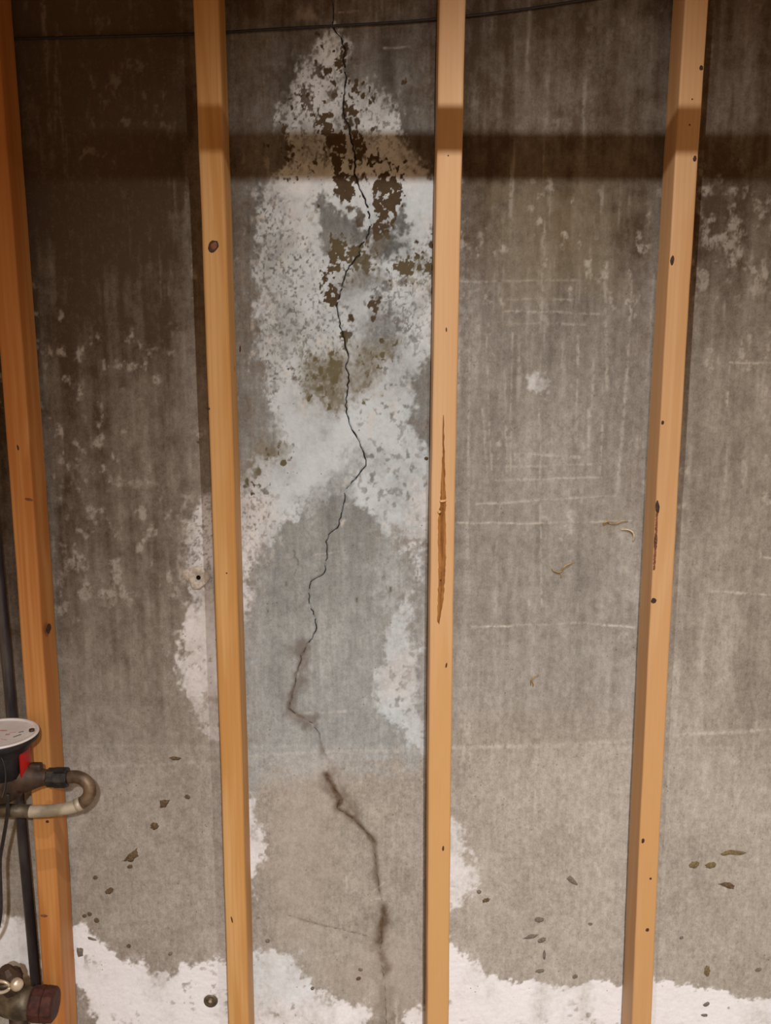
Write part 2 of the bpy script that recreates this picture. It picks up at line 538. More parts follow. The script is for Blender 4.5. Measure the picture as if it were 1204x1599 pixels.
bloom([(318, 768), (304, 800), (291, 840), (286, 882), (292, 905), (301, 940), (290, 972), (279, 1002), (275, 1042), (285, 1082), (300, 1122), (320, 1150),
              (362, 1162), (362, 760)], 0.78, 9, 8)
bloom([(278, 790), (300, 780), (300, 920), (280, 920)], 0.28, 16, 14)
bloom([(360, 1235), (388, 1238), (400, 1262), (406, 1292), (414, 1320), (404, 1346), (402, 1372), (394, 1392), (360, 1400)], 0.75, 8, 7)
bloom([(375, 1506), (418, 1490), (456, 1494), (474, 1518), (490, 1545), (530, 1564), (574, 1578), (584, 1640), (375, 1640)], 0.95, 10, 9)
bloom([(628, 1590), (650, 1574), (672, 1566), (690, 1640), (620, 1640)], 0.8, 8, 6)
bloom([(690, 1262), (712, 1272), (718, 1302), (732, 1340), (740, 1372), (726, 1408), (714, 1424), (690, 1430)], 0.66, 10, 8)
bloom([(690, 1462), (706, 1468), (726, 1490), (748, 1515), (790, 1530), (840, 1530), (870, 1536), (890, 1545), (922, 1535), (975, 1534), (1040, 1536), (1062, 1540),
              (1110, 1546), (1150, 1551), (1290, 1545), (1300, 1680), (690, 1680)], 1.0, 6, 6)
bloom([(100, 1448), (128, 1450), (147, 1464), (162, 1480), (186, 1496), (206, 1506), (230, 1500), (242, 1515), (266, 1520), (290, 1511), (320, 1505), (372, 1503),
              (385, 1680), (160, 1680), (144, 1590), (130, 1540), (100, 1530)], 0.97, 7, 6)
bloom([(-60, 1470), (0, 1450), (14, 1430), (42, 1436), (60, 1500), (40, 1530), (0, 1515), (-60, 1530)], 0.85, 9, 6)
bloom([(380, 1180), (520, 1172), (672, 1165), (672, 1215), (520, 1200), (470, 1215), (380, 1200)], 0.25, 20, 14)
bloom([(830, 586), (846, 584), (857, 600), (856, 620), (845, 630), (834, 624), (830, 606)], 0.55, 6, 7)
bloom([(705, 400), (740, 390), (735, 560), (712, 720), (700, 720)], 0.22, 22, 14)
# brushed, whiter swipes
bloom([(590, 690), (622, 720), (640, 850), (600, 830), (584, 760)], 1.0, 18, 8)
bloom([(430, 620), (545, 660), (560, 700), (540, 740), (480, 770), (400, 800), (430, 700)], 1.0, 22, 10)
bloom([(430, 290), (480, 300), (470, 400), (440, 420), (415, 350)], 1.0, 18, 8)
# greyer windows inside the bloom
for pts, s, so in [([(484, 312), (510, 304), (520, 325), (548, 326), (556, 350), (575, 362), (560, 380), (530, 376), (505, 384), (496, 350)], 0.82, 7),
                   ([(610, 336), (632, 332), (634, 354), (612, 356)], 0.7, 5),
                   ([(578, 372), (632, 366), (634, 392), (612, 412), (590, 410), (574, 400)], 0.72, 8),
                   ([(470, 560), (520, 545), (548, 560), (550, 640), (510, 645), (475, 610)], 0.55, 18),
                   ([(556, 500), (600, 480), (630, 500), (608, 560), (590, 600), (560, 605)], 0.58, 20),
                   ([(540, 690), (572, 700), (568, 728), (540, 760), (516, 790), (505, 770), (530, 735)], 0.42, 12),
                   ([(470, 770), (545, 740), (560, 800), (480, 820)], 0.45, 22),
                   ([(530, 425), (600, 418), (610, 440), (560, 452), (528, 450)], 0.5, 10),
                   ([(605, 760), (640, 770), (650, 800), (610, 800)], 0.15, 12),
                   ([(395, 400), (440, 380), (470, 520), (440, 600), (400, 590)], 0.26, 24)]:
    region(SALT, pts, s, so, 8, mode='cut')
# ragged flecks eaten out of the bloom
SALT *= np.where(Z > zrow(1180), 0.85, 1.0) * (0.86 + 0.30 * np.clip(fbm(X, Z, 16, 13, 4, 23), -1, 1))
fleck = sstep(0.42, 0.78, fbm(X, Z, 85, 80, 4, 21)) * sstep(-0.35, 0.5, fbm(X, Z, 9, 8, 3, 22))
SALT *= 1 - 0.62 * fleck

# fine pitting of the bloom, densest along its left side
speck = zero()
region(speck, [(398, 300), (440, 300), (500, 400), (540, 480), (545, 580), (470, 600), (420, 640), (400, 600)], 1.0, 26, 14)
region(speck, [(596, 380), (676, 370), (676, 560), (620, 530), (590, 470)], 0.9, 22, 12)
region(speck, [(430, 90), (520, 60), (540, 200), (530, 260), (440, 270)], 0.8, 18, 12)
region(speck, [(556, 120), (620, 150), (640, 270), (570, 220)], 0.7, 18, 12)
region(speck, [(376, 740), (430, 770), (410, 880), (376, 950)], 0.9, 18, 10)
region(speck, [(285, 780), (345, 770), (345, 930), (290, 930)], 0.9, 16, 10)
region(speck, [(420, 790), (520, 760), (500, 830), (420, 860)], 0.7, 20, 10)
region(speck, [(630, 860), (676, 850), (676, 1000), (640, 1000)], 0.8, 18, 10)
pits = sstep(0.30, 0.62, fbm(X, Z, 150, 140, 3, 71)) * sstep(-0.25, 0.35, fbm(X, Z, 22, 20, 3, 72))
tiny = sstep(0.42, 0.66, fbm(X, Z, 240, 230, 2, 73))
PITS = speck * np.maximum(0.55 * pits * (1 - 0.5 * tiny), tiny)
SALT *= 1 - 0.62 * PITS

# --- mould and wet dark patches hugging the crack
dark = lambda p, s=1.0, so=2.6, no=8: region(MOULD, p, s, so, no * 1.25, N_LACE)
dark([(502, 182), (514, 184), (520, 203), (534, 212), (542, 228), (540, 245), (532, 256), (520, 262), (514, 248), (508, 226), (500, 204)])
dark([(514, 252), (536, 252), (538, 270), (530, 278), (516, 272)])
dark([(524, 276), (540, 270), (554, 288), (554, 304), (546, 316), (534, 310), (524, 296)])
dark([(530, 316), (552, 312), (566, 322), (572, 350), (560, 352), (552, 330)], 0.62, 5, 7)
dark([(544, 116), (556, 118), (557, 162), (550, 166), (542, 140)], 0.9)
dark([(546, 172), (564, 174), (562, 188), (554, 200), (548, 190)], 0.9)
dark([(552, 200), (564, 206), (570, 220), (562, 236), (556, 226)], 0.95)
dark([(560, 240), (572, 240), (574, 254), (562, 256)], 0.9)
dark([(572, 252), (588, 252), (592, 268), (582, 276), (574, 268)], 0.95)
dark([(584, 270), (600, 266), (622, 266), (630, 288), (628, 306), (612, 312), (606, 326), (594, 334), (584, 322), (582, 292)])
dark([(582, 338), (600, 336), (604, 350), (598, 370), (584, 374), (580, 352)])
dark([(556, 268), (574, 274), (578, 296), (562, 292)], 0.55, 5)
dark([(518, 72), (534, 76), (532, 108), (524, 116), (514, 104), (516, 86)], 0.8)
dark([(488, 94), (508, 92), (508, 104), (494, 108)], 0.6)
dark([(512, 132), (528, 142), (534, 152), (522, 150)], 0.55)
dark([(462, 142), (482, 138), (486, 164), (466, 170)], 0.62, 3, 12)
dark([(442, 205), (452, 206), (453, 240), (446, 244)], 0.75)
dark([(458, 274), (466, 270), (472, 282), (464, 286)], 0.75)
dark([(500, 232), (512, 226), (516, 246), (500, 250)], 0.5, 3, 12)
dark([(522, 382), (560, 380), (566, 396), (558, 408), (540, 412), (520, 410), (514, 398)], 0.75, 4, 9)
dark([(556, 398), (586, 400), (588, 420), (560, 424), (544, 418)], 0.62, 5, 8)
dark([(502, 420), (518, 420), (522, 440), (528, 462), (524, 474), (514, 484), (508, 460), (500, 442)], 0.95)
dark([(524, 416), (542, 414), (538, 446), (528, 454)], 0.55, 5)
dark([(622, 406), (640, 400), (658, 406), (672, 408), (674, 424), (652, 424), (644, 440), (630, 446), (622, 430)], 0.86, 3, 10)
dark([(578, 468), (588, 464), (592, 486), (586, 500), (580, 486)], 0.7)
dark([(606, 482), (632, 480), (634, 490), (608, 490)], 0.4, 3, 12)
dark([(660, 470), (676, 440), (676, 520), (664, 520)], 0.34, 6, 14)
dark([(520, 555), (540, 560), (535, 580), (520, 592), (506, 585)], 0.62, 4, 9)
dark([(494, 566), (520, 562), (540, 588), (538, 628), (515, 640), (490, 612), (478, 602)], 0.44, 10, 16)
dark([(556, 548), (600, 540), (604, 556), (575, 572), (556, 566)], 0.34, 8, 16)
dark([(460, 574), (472, 578), (470, 588), (460, 586)], 0.55)
dark([(406, 694), (428, 690), (456, 690), (452, 706), (432, 714), (412, 706)], 0.34, 4, 10)
dark([(378, 735), (398, 732), (410, 742), (404, 756), (384, 752)], 0.40, 4, 10)
dark([(405, 752), (418, 754), (416, 764), (406, 762)], 0.5)
dark([(618, 630), (628, 630), (629, 640), (619, 641)], 0.42, 2, 2)
MOULD *= 1 - 0.8 * sstep(0.34, 0.60, fbm(X, Z, 110, 105, 3, 77)) * sstep(0.30, 0.12, np.abs(Z - zrow(330)) - 0.25)
for (cu, cv, ru, rv, n_) in [(520, 225, 26, 45, 34), (605, 290, 36, 36, 40), (566, 225, 18, 40, 26), (535, 290, 26, 22, 18), (525, 95, 26, 26, 20), (475, 155, 22, 26, 20), (585, 145, 30, 18, 16),
                            (512, 450, 18, 34, 18), (645, 425, 34, 28, 30), (555, 400, 44, 20, 24), (510, 590, 38, 40, 46), (580, 555, 30, 26, 30), (460, 245, 30, 30, 20), (600, 355, 16, 24, 12), (660, 380, 14, 16, 8), (540, 520, 10, 30, 10), (430, 702, 34, 16, 14), (395, 745, 20, 16, 12)]:
    for k in range(n_):
        u, v = rng.gauss(cu, ru * 0.62), rng.gauss(cv, rv * 0.62)
        a = rng.uniform(1.5, 4.6) * rng.uniform(0.6, 1.0)
        b_ = a * rng.uniform(0.8, 2.0)
        region(MOULD, [(u + a * math.cos(t), v + b_ * math.sin(t)) for t in np.linspace(0, 2 * math.pi, 6)[:-1]], rng.uniform(0.45, 0.95), 1.4, 2.5, warp=0.6)
for k in range(46):                              # scattered spots on the left edge of the bloom and beside the tie hole
    r_ = rng.random()
    if r_ < 0.45: u, v = rng.uniform(376, 405), rng.uniform(770, 930)
    elif r_ < 0.65: u, v = rng.uniform(300, 332), rng.uniform(790, 880)
    else: u, v = rng.uniform(410, 520), rng.uniform(380, 560)
    a = rng.uniform(1.6, 4.2)
    region(MOULD, [(u + a * math.cos(t), v + a * 0.9 * math.sin(t)) for t in np.linspace(0, 2 * math.pi, 7)[:-1]], rng.uniform(0.3, 0.55), 2.0, 1.5, warp=0.4)
for k in range(70):                              # little dark flecks over the lower wall
    u, v = rng.choice([(rng.uniform(115, 330), rng.uniform(1250, 1540)), (rng.uniform(710, 975), rng.uniform(1180, 1590)), (rng.uniform(1035, 1204), rng.uniform(1200, 1590)),
                       (rng.uniform(395, 665), rng.uniform(1400, 1595))])
    a = rng.uniform(1.2, 3.0)
    region(MOULD, [(u + a * math.cos(t), v + a * 0.8 * math.sin(t)) for t in np.linspace(0, 2 * math.pi, 6)[:-1]], rng.uniform(0.25, 0.5), 2.0, 1.0, warp=0.3)
MOULD = np.maximum(MOULD, 0.38 * PITS * sstep(0.0, 0.5, N_MID + 0.2))
# wormy pitted area below the pour line
pitted = zero()
region(pitted, [(712, 1185), (760, 1176), (920, 1190), (925, 1225), (880, 1250), (840, 1300), (800, 1290), (760, 1250), (715, 1240)], 1.0, 26, 16)
region(pitted, [(395, 1190), (440, 1185), (440, 1230), (400, 1225)], 0.6, 18, 12)
region(pitted, [(1090, 1190), (1160, 1195), (1150, 1250), (1090, 1240)], 0.5, 22, 12)
ridge_n = 1 - np.abs(fbm(X, Z, 75, 80, 3, 31)) * 2.6
MOULD = np.maximum(MOULD, pitted * sstep(0.55, 1.0, ridge_n) * sstep(-0.1, 0.35, N_MID + 0.2) * 0.34)

# --- rust and soil along the lower crack
stroke(RUST, CRACK_LOW[:26], 0.0135, 0.60, 0.45, True)
stroke(RUST, CRACK_LOW[1:24], 0.0056, 0.80, 0.4)
stroke(RUST, CRACK_LOW[24:], 0.0025, 0.35, 0.6)
stroke(RUST, [wxz(500, 1160), wxz(503, 1172)], 0.005, 0.5, 0.6)
stroke(RUST, [wxz(*p) for p in [(509, 1210), (517, 1224), (525, 1238), (531, 1250), (526, 1262), (537, 1268), (550, 1276)]], 0.0085, 1.0, 0.5)
stroke(RUST, [wxz(*p) for p in [(512, 1216), (526, 1236), (538, 1246), (545, 1268)]], 0.017, 0.55, 0.6, True)
stroke(RUST, [wxz(*p) for p in [(550, 1276), (568, 1294), (584, 1314)]], 0.0050, 0.85, 0.4)
stroke(RUST, [wxz(*p) for p in [(584, 1314), (586, 1334), (588, 1360), (593, 1396)]], 0.0060, 0.66, 0.5)
stroke(RUST, [wxz(*p) for p in [(599, 1414), (601, 1428), (596, 1446), (595, 1472)]], 0.0105, 0.95, 0.5)
stroke(RUST, [wxz(*p) for p in [(592, 1484), (596, 1506), (599, 1520)]], 0.0130, 0.66, 0.6, True)
stroke(RUST, [wxz(*p) for p in [(592, 1430), (590, 1480), (598, 1540), (606, 1600)]], 0.0190, 0.36, 0.6, True)
stroke(RUST, CRACK_SIDE, 0.0020, 0.35, 1.6)
stroke(RUST, [wxz(*p) for p in [(506, 896), (490, 906), (484, 920), (482, 940)]], 0.0075, 0.20, 0.8, True)
for u, v0, v1, w, s in [(886, 90, 140, 1.5, .35), (889, 140, 185, 2.2, .5), (893, 185, 285, 1.8, .45), (962, 90, 165, 1.5, .3), (964, 165, 225, 2.0, .45), (848, 100, 150, 3, .28),
                        (240, 85, 225, 2.0, .55), (273, 70, 220, 2.4, .55), (175, 90, 220, 2.4, .45), (145, 140, 235, 2.2, .45), (1140, 150, 290, 2, .3),
                        (760, 60, 110, 7, .2), (985, 60, 200, 1.6, .25), (853, 280, 330, 1.6, .35), (908, 285, 340, 1.6, .3), (605, 900, 925, 1.5, .5), (457, 860, 912, 1.6, .55)]:
    stroke(RUST, [wxz(u, v0), wxz(u + rng.uniform(-3, 3), (v0 + v1) / 2), wxz(u + rng.uniform(-4, 4), v1)], w * PX, s, 0.9, True)
for u, v in [(610, 921), (557, 938), (447, 912)]:
    stroke(RUST, [wxz(u, v - 3), wxz(u, v + 2)], 2.2 * PX, 0.85, 0.4)

# --- chalky scrape lines left by the form boards
def chalkline(a, b, w=1.3, s=0.6, brk=0.5, seed=0):
    n = max(2, int(math.hypot(b[0] - a[0], b[1] - a[1]) / 22))
    pts = [wxz(a[0] + (b[0] - a[0]) * i / n + rng.uniform(-1, 1), a[1] + (b[1] - a[1]) * i / n + rng.uniform(-1.1, 1.1)) for i in range(n + 1)]
    tmp = zero()
    stroke(tmp, pts, w * PX, s, 0.5)
    br = sstep(-0.35 + brk * 0.5, 0.25 + brk * 0.5, fbm(X, Z, 42, 42, 3, 40 + seed) + 0.25)
    np.maximum(CHALK, tmp * (1 - brk + brk * br), out=CHALK)


lines = [((715, 440), (900, 437), 1.4, .30), ((780, 467), (892, 468), 1.6, .42), ((788, 486), (935, 490), 1.6, .42), ((800, 505), (912, 506), 1.5, .36),
         ((805, 709), (905, 714), 1.8, .45), ((790, 729), (925, 726), 1.5, .36), ((775, 750), (940, 746), 1.5, .45), ((742, 788), (962, 774), 1.5, .48),
         ((714, 817), (815, 818), 1.5, .72), ((815, 818), (985, 813), 1.4, .55), ((738, 980), (800, 978), 1.5, .75), ((800, 977), (920, 973), 1.4, .3), ((925, 974), (992, 981), 1.5, .75),
         ((706, 1168), (985, 1159), 3.4, .36), ((382, 1181), (500, 1174), 3.2, .30), ((500, 1174), (668, 1171), 3.0, .25), ((1040, 1149), (1204, 1140), 3.2, .46),
         ((105, 1200), (335, 1190), 3.0, .2), ((1140, 566), (1204, 567), 1.8, .7), ((1140, 570), (1136, 640), 1.7, .6), ((1112, 924), (1204, 930), 1.8, .75),
         ((1188, 850), (1188, 870), 1.4, .5), ((1186, 871), (1204, 872), 1.4, .5), ((1131, 470), (1131, 500), 1.4, .5), ((1170, 530), (1170, 548), 1.5, .4),
         ((760, 528), (762, 600), 1.2, .42), ((762, 600), (767, 735), 1.3, .36), ((800, 520), (797, 740), 1.3, .42), ((843, 640), (846, 950), 1.2, .5),
         ((903, 525), (899, 690), 1.9, .6), ((945, 440), (948, 610), 2.4, .42), ((928, 560), (918, 700), 1.6, .42), ((987, 440), (978, 600), 2.0, .52),
         ((978, 600), (964, 770), 2.4, .60), ((1021, 430), (1010, 600), 1.8, .35), ((733, 560), (731, 740), 1.6, .40), ((754, 640), (762, 755), 1.3, .4), ((788, 580), (792, 730), 1.6, .36),
         ((920, 640), (920, 710), 1.8, .5), ((942, 600), (938, 745), 1.6, .42), ((952, 1010), (948, 1130), 2.0, .22), ((600, 74), (640, 73), 1.2, .45), ((455, 1116), (540, 1112), 2.2, .45),
         ((450, 1120), (500, 1128), 2.0, .4), ((493, 866), (530, 861), 1.2, .5), ((538, 810), (532, 822), 2.5, .6), ((450, 870), (455, 880), 4, .45), ((400, 900), (412, 922), 3.0, .45),
         ((530, 20), (560, 17), 1.2, .35), ((580, 1405), (596, 1402), 1.2, .6), ((585, 1390), (600, 1378), 1.2, .5), ((578, 1472), (590, 1467), 1.4, .6), ((590, 1485), (602, 1480), 1.4, .6),
         ((605, 1550), (606, 1600), 2.0, .5), ((617, 1565), (618, 1600), 2.2, .75), ((540, 1345), (542, 1395), 2.4, .3), ((500, 1495), (535, 1490), 1.5, .35)]
for i, (a, b, w, s) in enumerate(lines):
    chalkline(a, b, w, s, 0.55, i % 7)
# fine vertical scratching everywhere, stronger in the two right hand bays
scr = sstep(0.48, 1.0, N_STREAK) * sstep(-0.2, 0.6, fbm(X, Z, 6, 5, 3, 55))
x_r0 = wxz(700, 800)[0]
CHALK = np.maximum(CHALK, scr * np.where(X > x_r0, 0.26, 0.13) * sstep(0.2, 0.9, Z))
flk = sstep(0.45, 0.95, fbm(X, Z, 70, 45, 4, 57)) * sstep(0.0, 0.6, fbm(X, Z, 10, 7, 3, 58))
up = sstep(wxz(600, 1150)[1], wxz(600, 850)[1], Z)
CHALK = np.maximum(CHALK, flk * up * 0.42 * (1 - sstep(wxz(600, 330)[1], wxz(600, 220)[1], Z) * 0.7))
# mottled patch under the pipe shadow beside the last stud, and a band of flakes in the bay by the meter
mot = zero()
region(mot, [(1090, 300), (1260, 290), (1260, 450), (1085, 470)], 1.0, 24, 12)
region(mot, [(85, 745), (300, 760), (300, 920), (100, 960)], 0.9, 30, 16)
CHALK = np.maximum(CHALK, mot * sstep(0.15, 0.6, fbm(X, Z, 48, 34, 4, 61)) * 0.40)

# --- base tone of the bare concrete
z_line = wxz(700, 1166)[1]
TONE[:] = np.interp(-Z, [-zrow(v) for v in (0, 250, 350, 450, 600, 900, 1160, 1250, 1599)], [0.14, 0.15, 0.19, 0.31, 0.41, 0.46, 0.50, 0.555, 0.565])  # darkens upward: light falloff painted into the concrete tone
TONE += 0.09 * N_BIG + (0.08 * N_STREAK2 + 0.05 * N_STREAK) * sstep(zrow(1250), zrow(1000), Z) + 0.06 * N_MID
TONE += 0.05 * sstep(z_line + 0.004, z_line - 0.004, Z)
region(TONE, [(385, 1230), (670, 1220), (670, 1640), (385, 1640)], -0.06, 30, 20, mode='add')
upper_shade = zero()                                    # dimmer light on the upper wall, painted as darker concrete
region(upper_shade, [(-200, -200), (1400, -200), (1400, 330), (1040, 420), (700, 520), (380, 560), (330, 860), (160, 1000), (-200, 1050)], 1.0, 150, 60, N_BIG)
TONE -= 0.05 * upper_shade
TONE -= sstep(wxz(335, 800)[0], wxz(260, 800)[0], X) * (0.09 + 0.13 * sstep(zrow(1250), zrow(850), Z))  # weaker light in the left bay, painted as a darker tone
region(COOL, [(380, 790), (545, 760), (640, 860), (660, 1180), (520, 1200), (380, 1220)], 0.85, 40, 20)
region(COOL, [(400, 280), (680, 280), (680, 720), (640, 860), (390, 820)], 0.9, 40, 20)
region(COOL, [(430, 60), (640, 60), (680, 290), (400, 290)], 0.55, 40, 20)
region(COOL, [(580, 840), (680, 840), (680, 1180), (580, 1160)], 0.6, 30, 20)
region(COOL, [(385, 1500), (470, 1480), (480, 1560), (385, 1560)], 0.5, 30, 20)
region(COOL, [(708, 430), (1000, 430), (985, 1100), (705, 1100)], 0.26, 60, 20)
region(PINK, [(440, 1190), (520, 1185), (520, 1360), (480, 1500), (430, 1480)], 0.55, 34, 20)
region(PINK, [(600, 1460), (670, 1460), (670, 1590), (620, 1590), (540, 1560), (500, 1520)], 0.6, 28, 16)
region(PINK, [(376, 770), (425, 775), (400, 880), (376, 960)], 0.65, 18, 10)
region(PINK, [(440, 300), (480, 320), (470, 380), (440, 390)], 0.4, 18, 10)
region(PINK, [(600, 1020), (640, 1020), (640, 1100), (600, 1090)], 0.5, 18, 10)
region(PINK, [(275, 960), (345, 930), (345, 1160), (290, 1090)], 0.5, 18, 8)
region(PINK, [(470, 12), (500, 18), (496, 32), (468, 28)], 0.8, 8, 4)
region(OLIVE, [(780, 285), (950, 290), (960, 440), (800, 470)], 0.65, 50, 30)
region(OLIVE, [(470, 540), (610, 530), (610, 650), (470, 640)], 0.9, 14, 8)
region(OLIVE, [(520, 380), (600, 380), (600, 430), (520, 440)], 0.5, 14, 8)
region(OLIVE, [(612, 395), (676, 395), (676, 450), (612, 450)], 0.55, 10, 8)
region(OLIVE, [(405, 685), (460, 685), (460, 720), (376, 760)], 0.8, 10, 8)
region(OLIVE, [(930, 808), (975, 806), (975, 826), (930, 826)], 0.5, 12, 6)

# --- relief: crust stands proud, cracks are cut in
DY = -0.0007 * SALT * (0.5 + 0.5 * N_FINE) + 0.0006 * N_MID * 0.4 - 0.0009 * CHALK + 0.0015 * N_BIG * 0.6
DY += 0.0009 * sstep(z_line - 0.003, z_line + 0.003, Z)
DYB = DY.copy().reshape(shp)


def surf(x, z):
    """depth of the wall face at (x, z), cracks left out"""
    i = min(max(int(np.searchsorted(zs, z)), 0), shp[0] - 1); j = min(max(int(np.searchsorted(xs, x)), 0), shp[1] - 1)
    return YW + float(DYB[i, j])


groove = zero()
for c, dep in ((CRACK_TOP, .7), (CRACK_MAIN, 1.0), (CRACK_LOW, .4), (CRACK_BASE, .35), (CRACK_SIDE, .2)):
    g1 = zero()
    stroke(g1, c, 0.0012, 1.0)
    groove = np.maximum(groove, dep * sstep(0.25, 0.8, g1))
DY += 0.0034 * groove
HOLE = wxz(310, 902); TIE = wxz(329, 1563)
DY += 0.020 * sstep(0.0085, 0.006, np.hypot(X - HOLE[0], Z - HOLE[1]))
DY += 0.020 * sstep(0.0125, 0.010, np.hypot(X - TIE[0], Z - TIE[1]))
edge = (X < wl + 0.01) | (X > wr - 0.04) | (Z < 0.01) | (Z > CEIL_Z - 0.01)
DY[edge] = 0

nr, nc = shp
me = bpy.data.meshes.new('wall_back')
me.vertices.add(nr * nc)
co = np.empty((nr * nc, 3), np.float32)
co[:, 0] = X; co[:, 1] = YW + DY; co[:, 2] = Z
me.vertices.foreach_set('co', co.ravel())
ii = np.arange(nr * nc).reshape(nr, nc)
quads = np.stack([ii[:-1, :-1], ii[:-1, 1:], ii[1:, 1:], ii[1:, :-1]], -1).reshape(-1, 4)
me.loops.add(quads.size)
me.polygons.add(len(quads))
me.loops.foreach_set('vertex_index', quads.ravel().astype(np.int32))
me.polygons.foreach_set('loop_start', np.arange(0, quads.size, 4, dtype=np.int32))
me.polygons.foreach_set('use_smooth', np.ones(len(quads), bool))
me.update(calc_edges=True)
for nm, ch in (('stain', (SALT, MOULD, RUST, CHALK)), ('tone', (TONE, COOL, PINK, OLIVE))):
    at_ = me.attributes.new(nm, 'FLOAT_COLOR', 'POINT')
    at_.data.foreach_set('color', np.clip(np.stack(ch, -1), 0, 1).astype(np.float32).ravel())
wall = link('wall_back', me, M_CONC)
tag(wall, 'grey poured concrete basement wall with white salt bloom around a long crack', kind='structure')
from_bm('wall_core', box_bm(wl, wr, YW + 0.03, YW + 0.23, FLOOR_Z, CEIL_Z), M_PLAIN, wall)

# rest of the room shell
tag(from_bm('floor', box_bm(wl, wr, -2.4, YW + 0.23, FLOOR_Z - 0.1, FLOOR_Z), M_PLAIN), 'bare concrete basement floor below the studs', kind='structure')
M_JOIST = wood_mat('ceiling_wood', (0.36, 0.21, 0.10), (0.24, 0.12, 0.05), 9.0)
tag(from_bm('ceiling', box_bm(wl, wr, -2.4, YW + 0.23, CEIL_Z, CEIL_Z + 0.04), M_JOIST), 'bare wooden board ceiling over the basement', kind='structure')


def crack_part(pts, w0, w1, gaps=0.0, seed=0):
    r = random.Random(seed)
    bm = bmesh.new()
    n = len(pts)
    prev = None
    for i, (x, z) in enumerate(pts):
        t = i / max(n - 1, 1)
        w = (w0 + (w1 - w0) * t) * r.uniform(0.4, 1.5) * 0.5
        if i in (0, n - 1): w *= 0.3
        a = pts[max(i - 1, 0)]; b = pts[min(i + 1, n - 1)]
        d = Vector((b[0] - a[0], b[1] - a[1])).normalized()
        nx, nz = -d.y, d.x
        y = surf(x, z) + 0.0002
        cur = (bm.verts.new((x - nx * w, y, z - nz * w)), bm.verts.new((x, y + 0.0014, z)), bm.verts.new((x + nx * w, y, z + nz * w)))
        if prev and r.random() > gaps:
            bm.faces.new((prev[0], prev[1], cur[1], cur[0]))
            bm.faces.new((prev[1], prev[2], cur[2], cur[1]))
        prev = cur
    return from_bm('crack', bm, M_CRACK, wall)


crack_part(CRACK_TOP, 0.0012, 0.0014, 0.1, 1)
k1 = len(CRACK_MAIN)
crack_part(CRACK_MAIN[:int(k1 * .42)], 0.0026, 0.0026, 0.05, 2)
crack_part(CRACK_MAIN[int(k1 * .42) - 1:int(k1 * .74)], 0.0019, 0.0016, 0.03, 3)
crack_part(CRACK_MAIN[int(k1 * .74) - 1:], 0.0015, 0.0013, 0.10, 4)
crack_part(CRACK_LOW, 0.0010, 0.0008, 0.4, 5)
crack_part(CRACK_BASE, 0.0010, 0.0008, 0.6, 6)
crack_part(CRACK_SIDE, 0.0010, 0.0008, 0.6, 7)


def blob_part(name, px_pts, mat, thick=0.0025, seed=0):
    """low lump stuck to the wall: ragged outline, domed middle"""
    r = random.Random(seed)
    pts = [Vector(wxz(*p)) for p in px_pts]
    c = sum(pts, Vector((0, 0))) / len(pts)
    ring = []
    m = len(pts)
    for i in range(m):
        a, b = pts[i], pts[(i + 1) % m]
        for t in (0.0, 0.33, 0.66):
            p = a.lerp(b, t)
            ring.append(c + (p - c) * r.uniform(0.86, 1.1))
    bm = bmesh.new()
    y0 = surf(c.x, c.y)
    levels = [(1.0, 0.0004), (0.86, -0.55 * thick), (0.5, -0.95 * thick)]
    rings = []
    for s, y in levels:
        rings.append([bm.verts.new((c.x + (p.x - c.x) * s, y0 + y * (r.uniform(.75, 1.2) if s < 1 else 1), c.y + (p.y - c.y) * s)) for p in ring])
    top = bm.verts.new((c.x, y0 - thick, c.y))
    n = len(ring)
    for A, B in zip(rings, rings[1:]):
        for k in range(n): bm.faces.new((A[k], A[(k + 1) % n], B[(k + 1) % n], B[k]))
    for k in range(n): bm.faces.new((rings[-1][k], rings[-1][(k + 1) % n], top))
    return from_bm(name, bm, mat, wall, True)


def oval(u, v, a, b, rot=0, n=7):
    return [(u + a * math.cos(t) * math.cos(rot) - b * math.sin(t) * math.sin(rot), v + a * math.cos(t) * math.sin(rot) + b * math.sin(t) * math.cos(rot))
            for t in np.linspace(0, 2 * math.pi, n + 1)[:-1]]


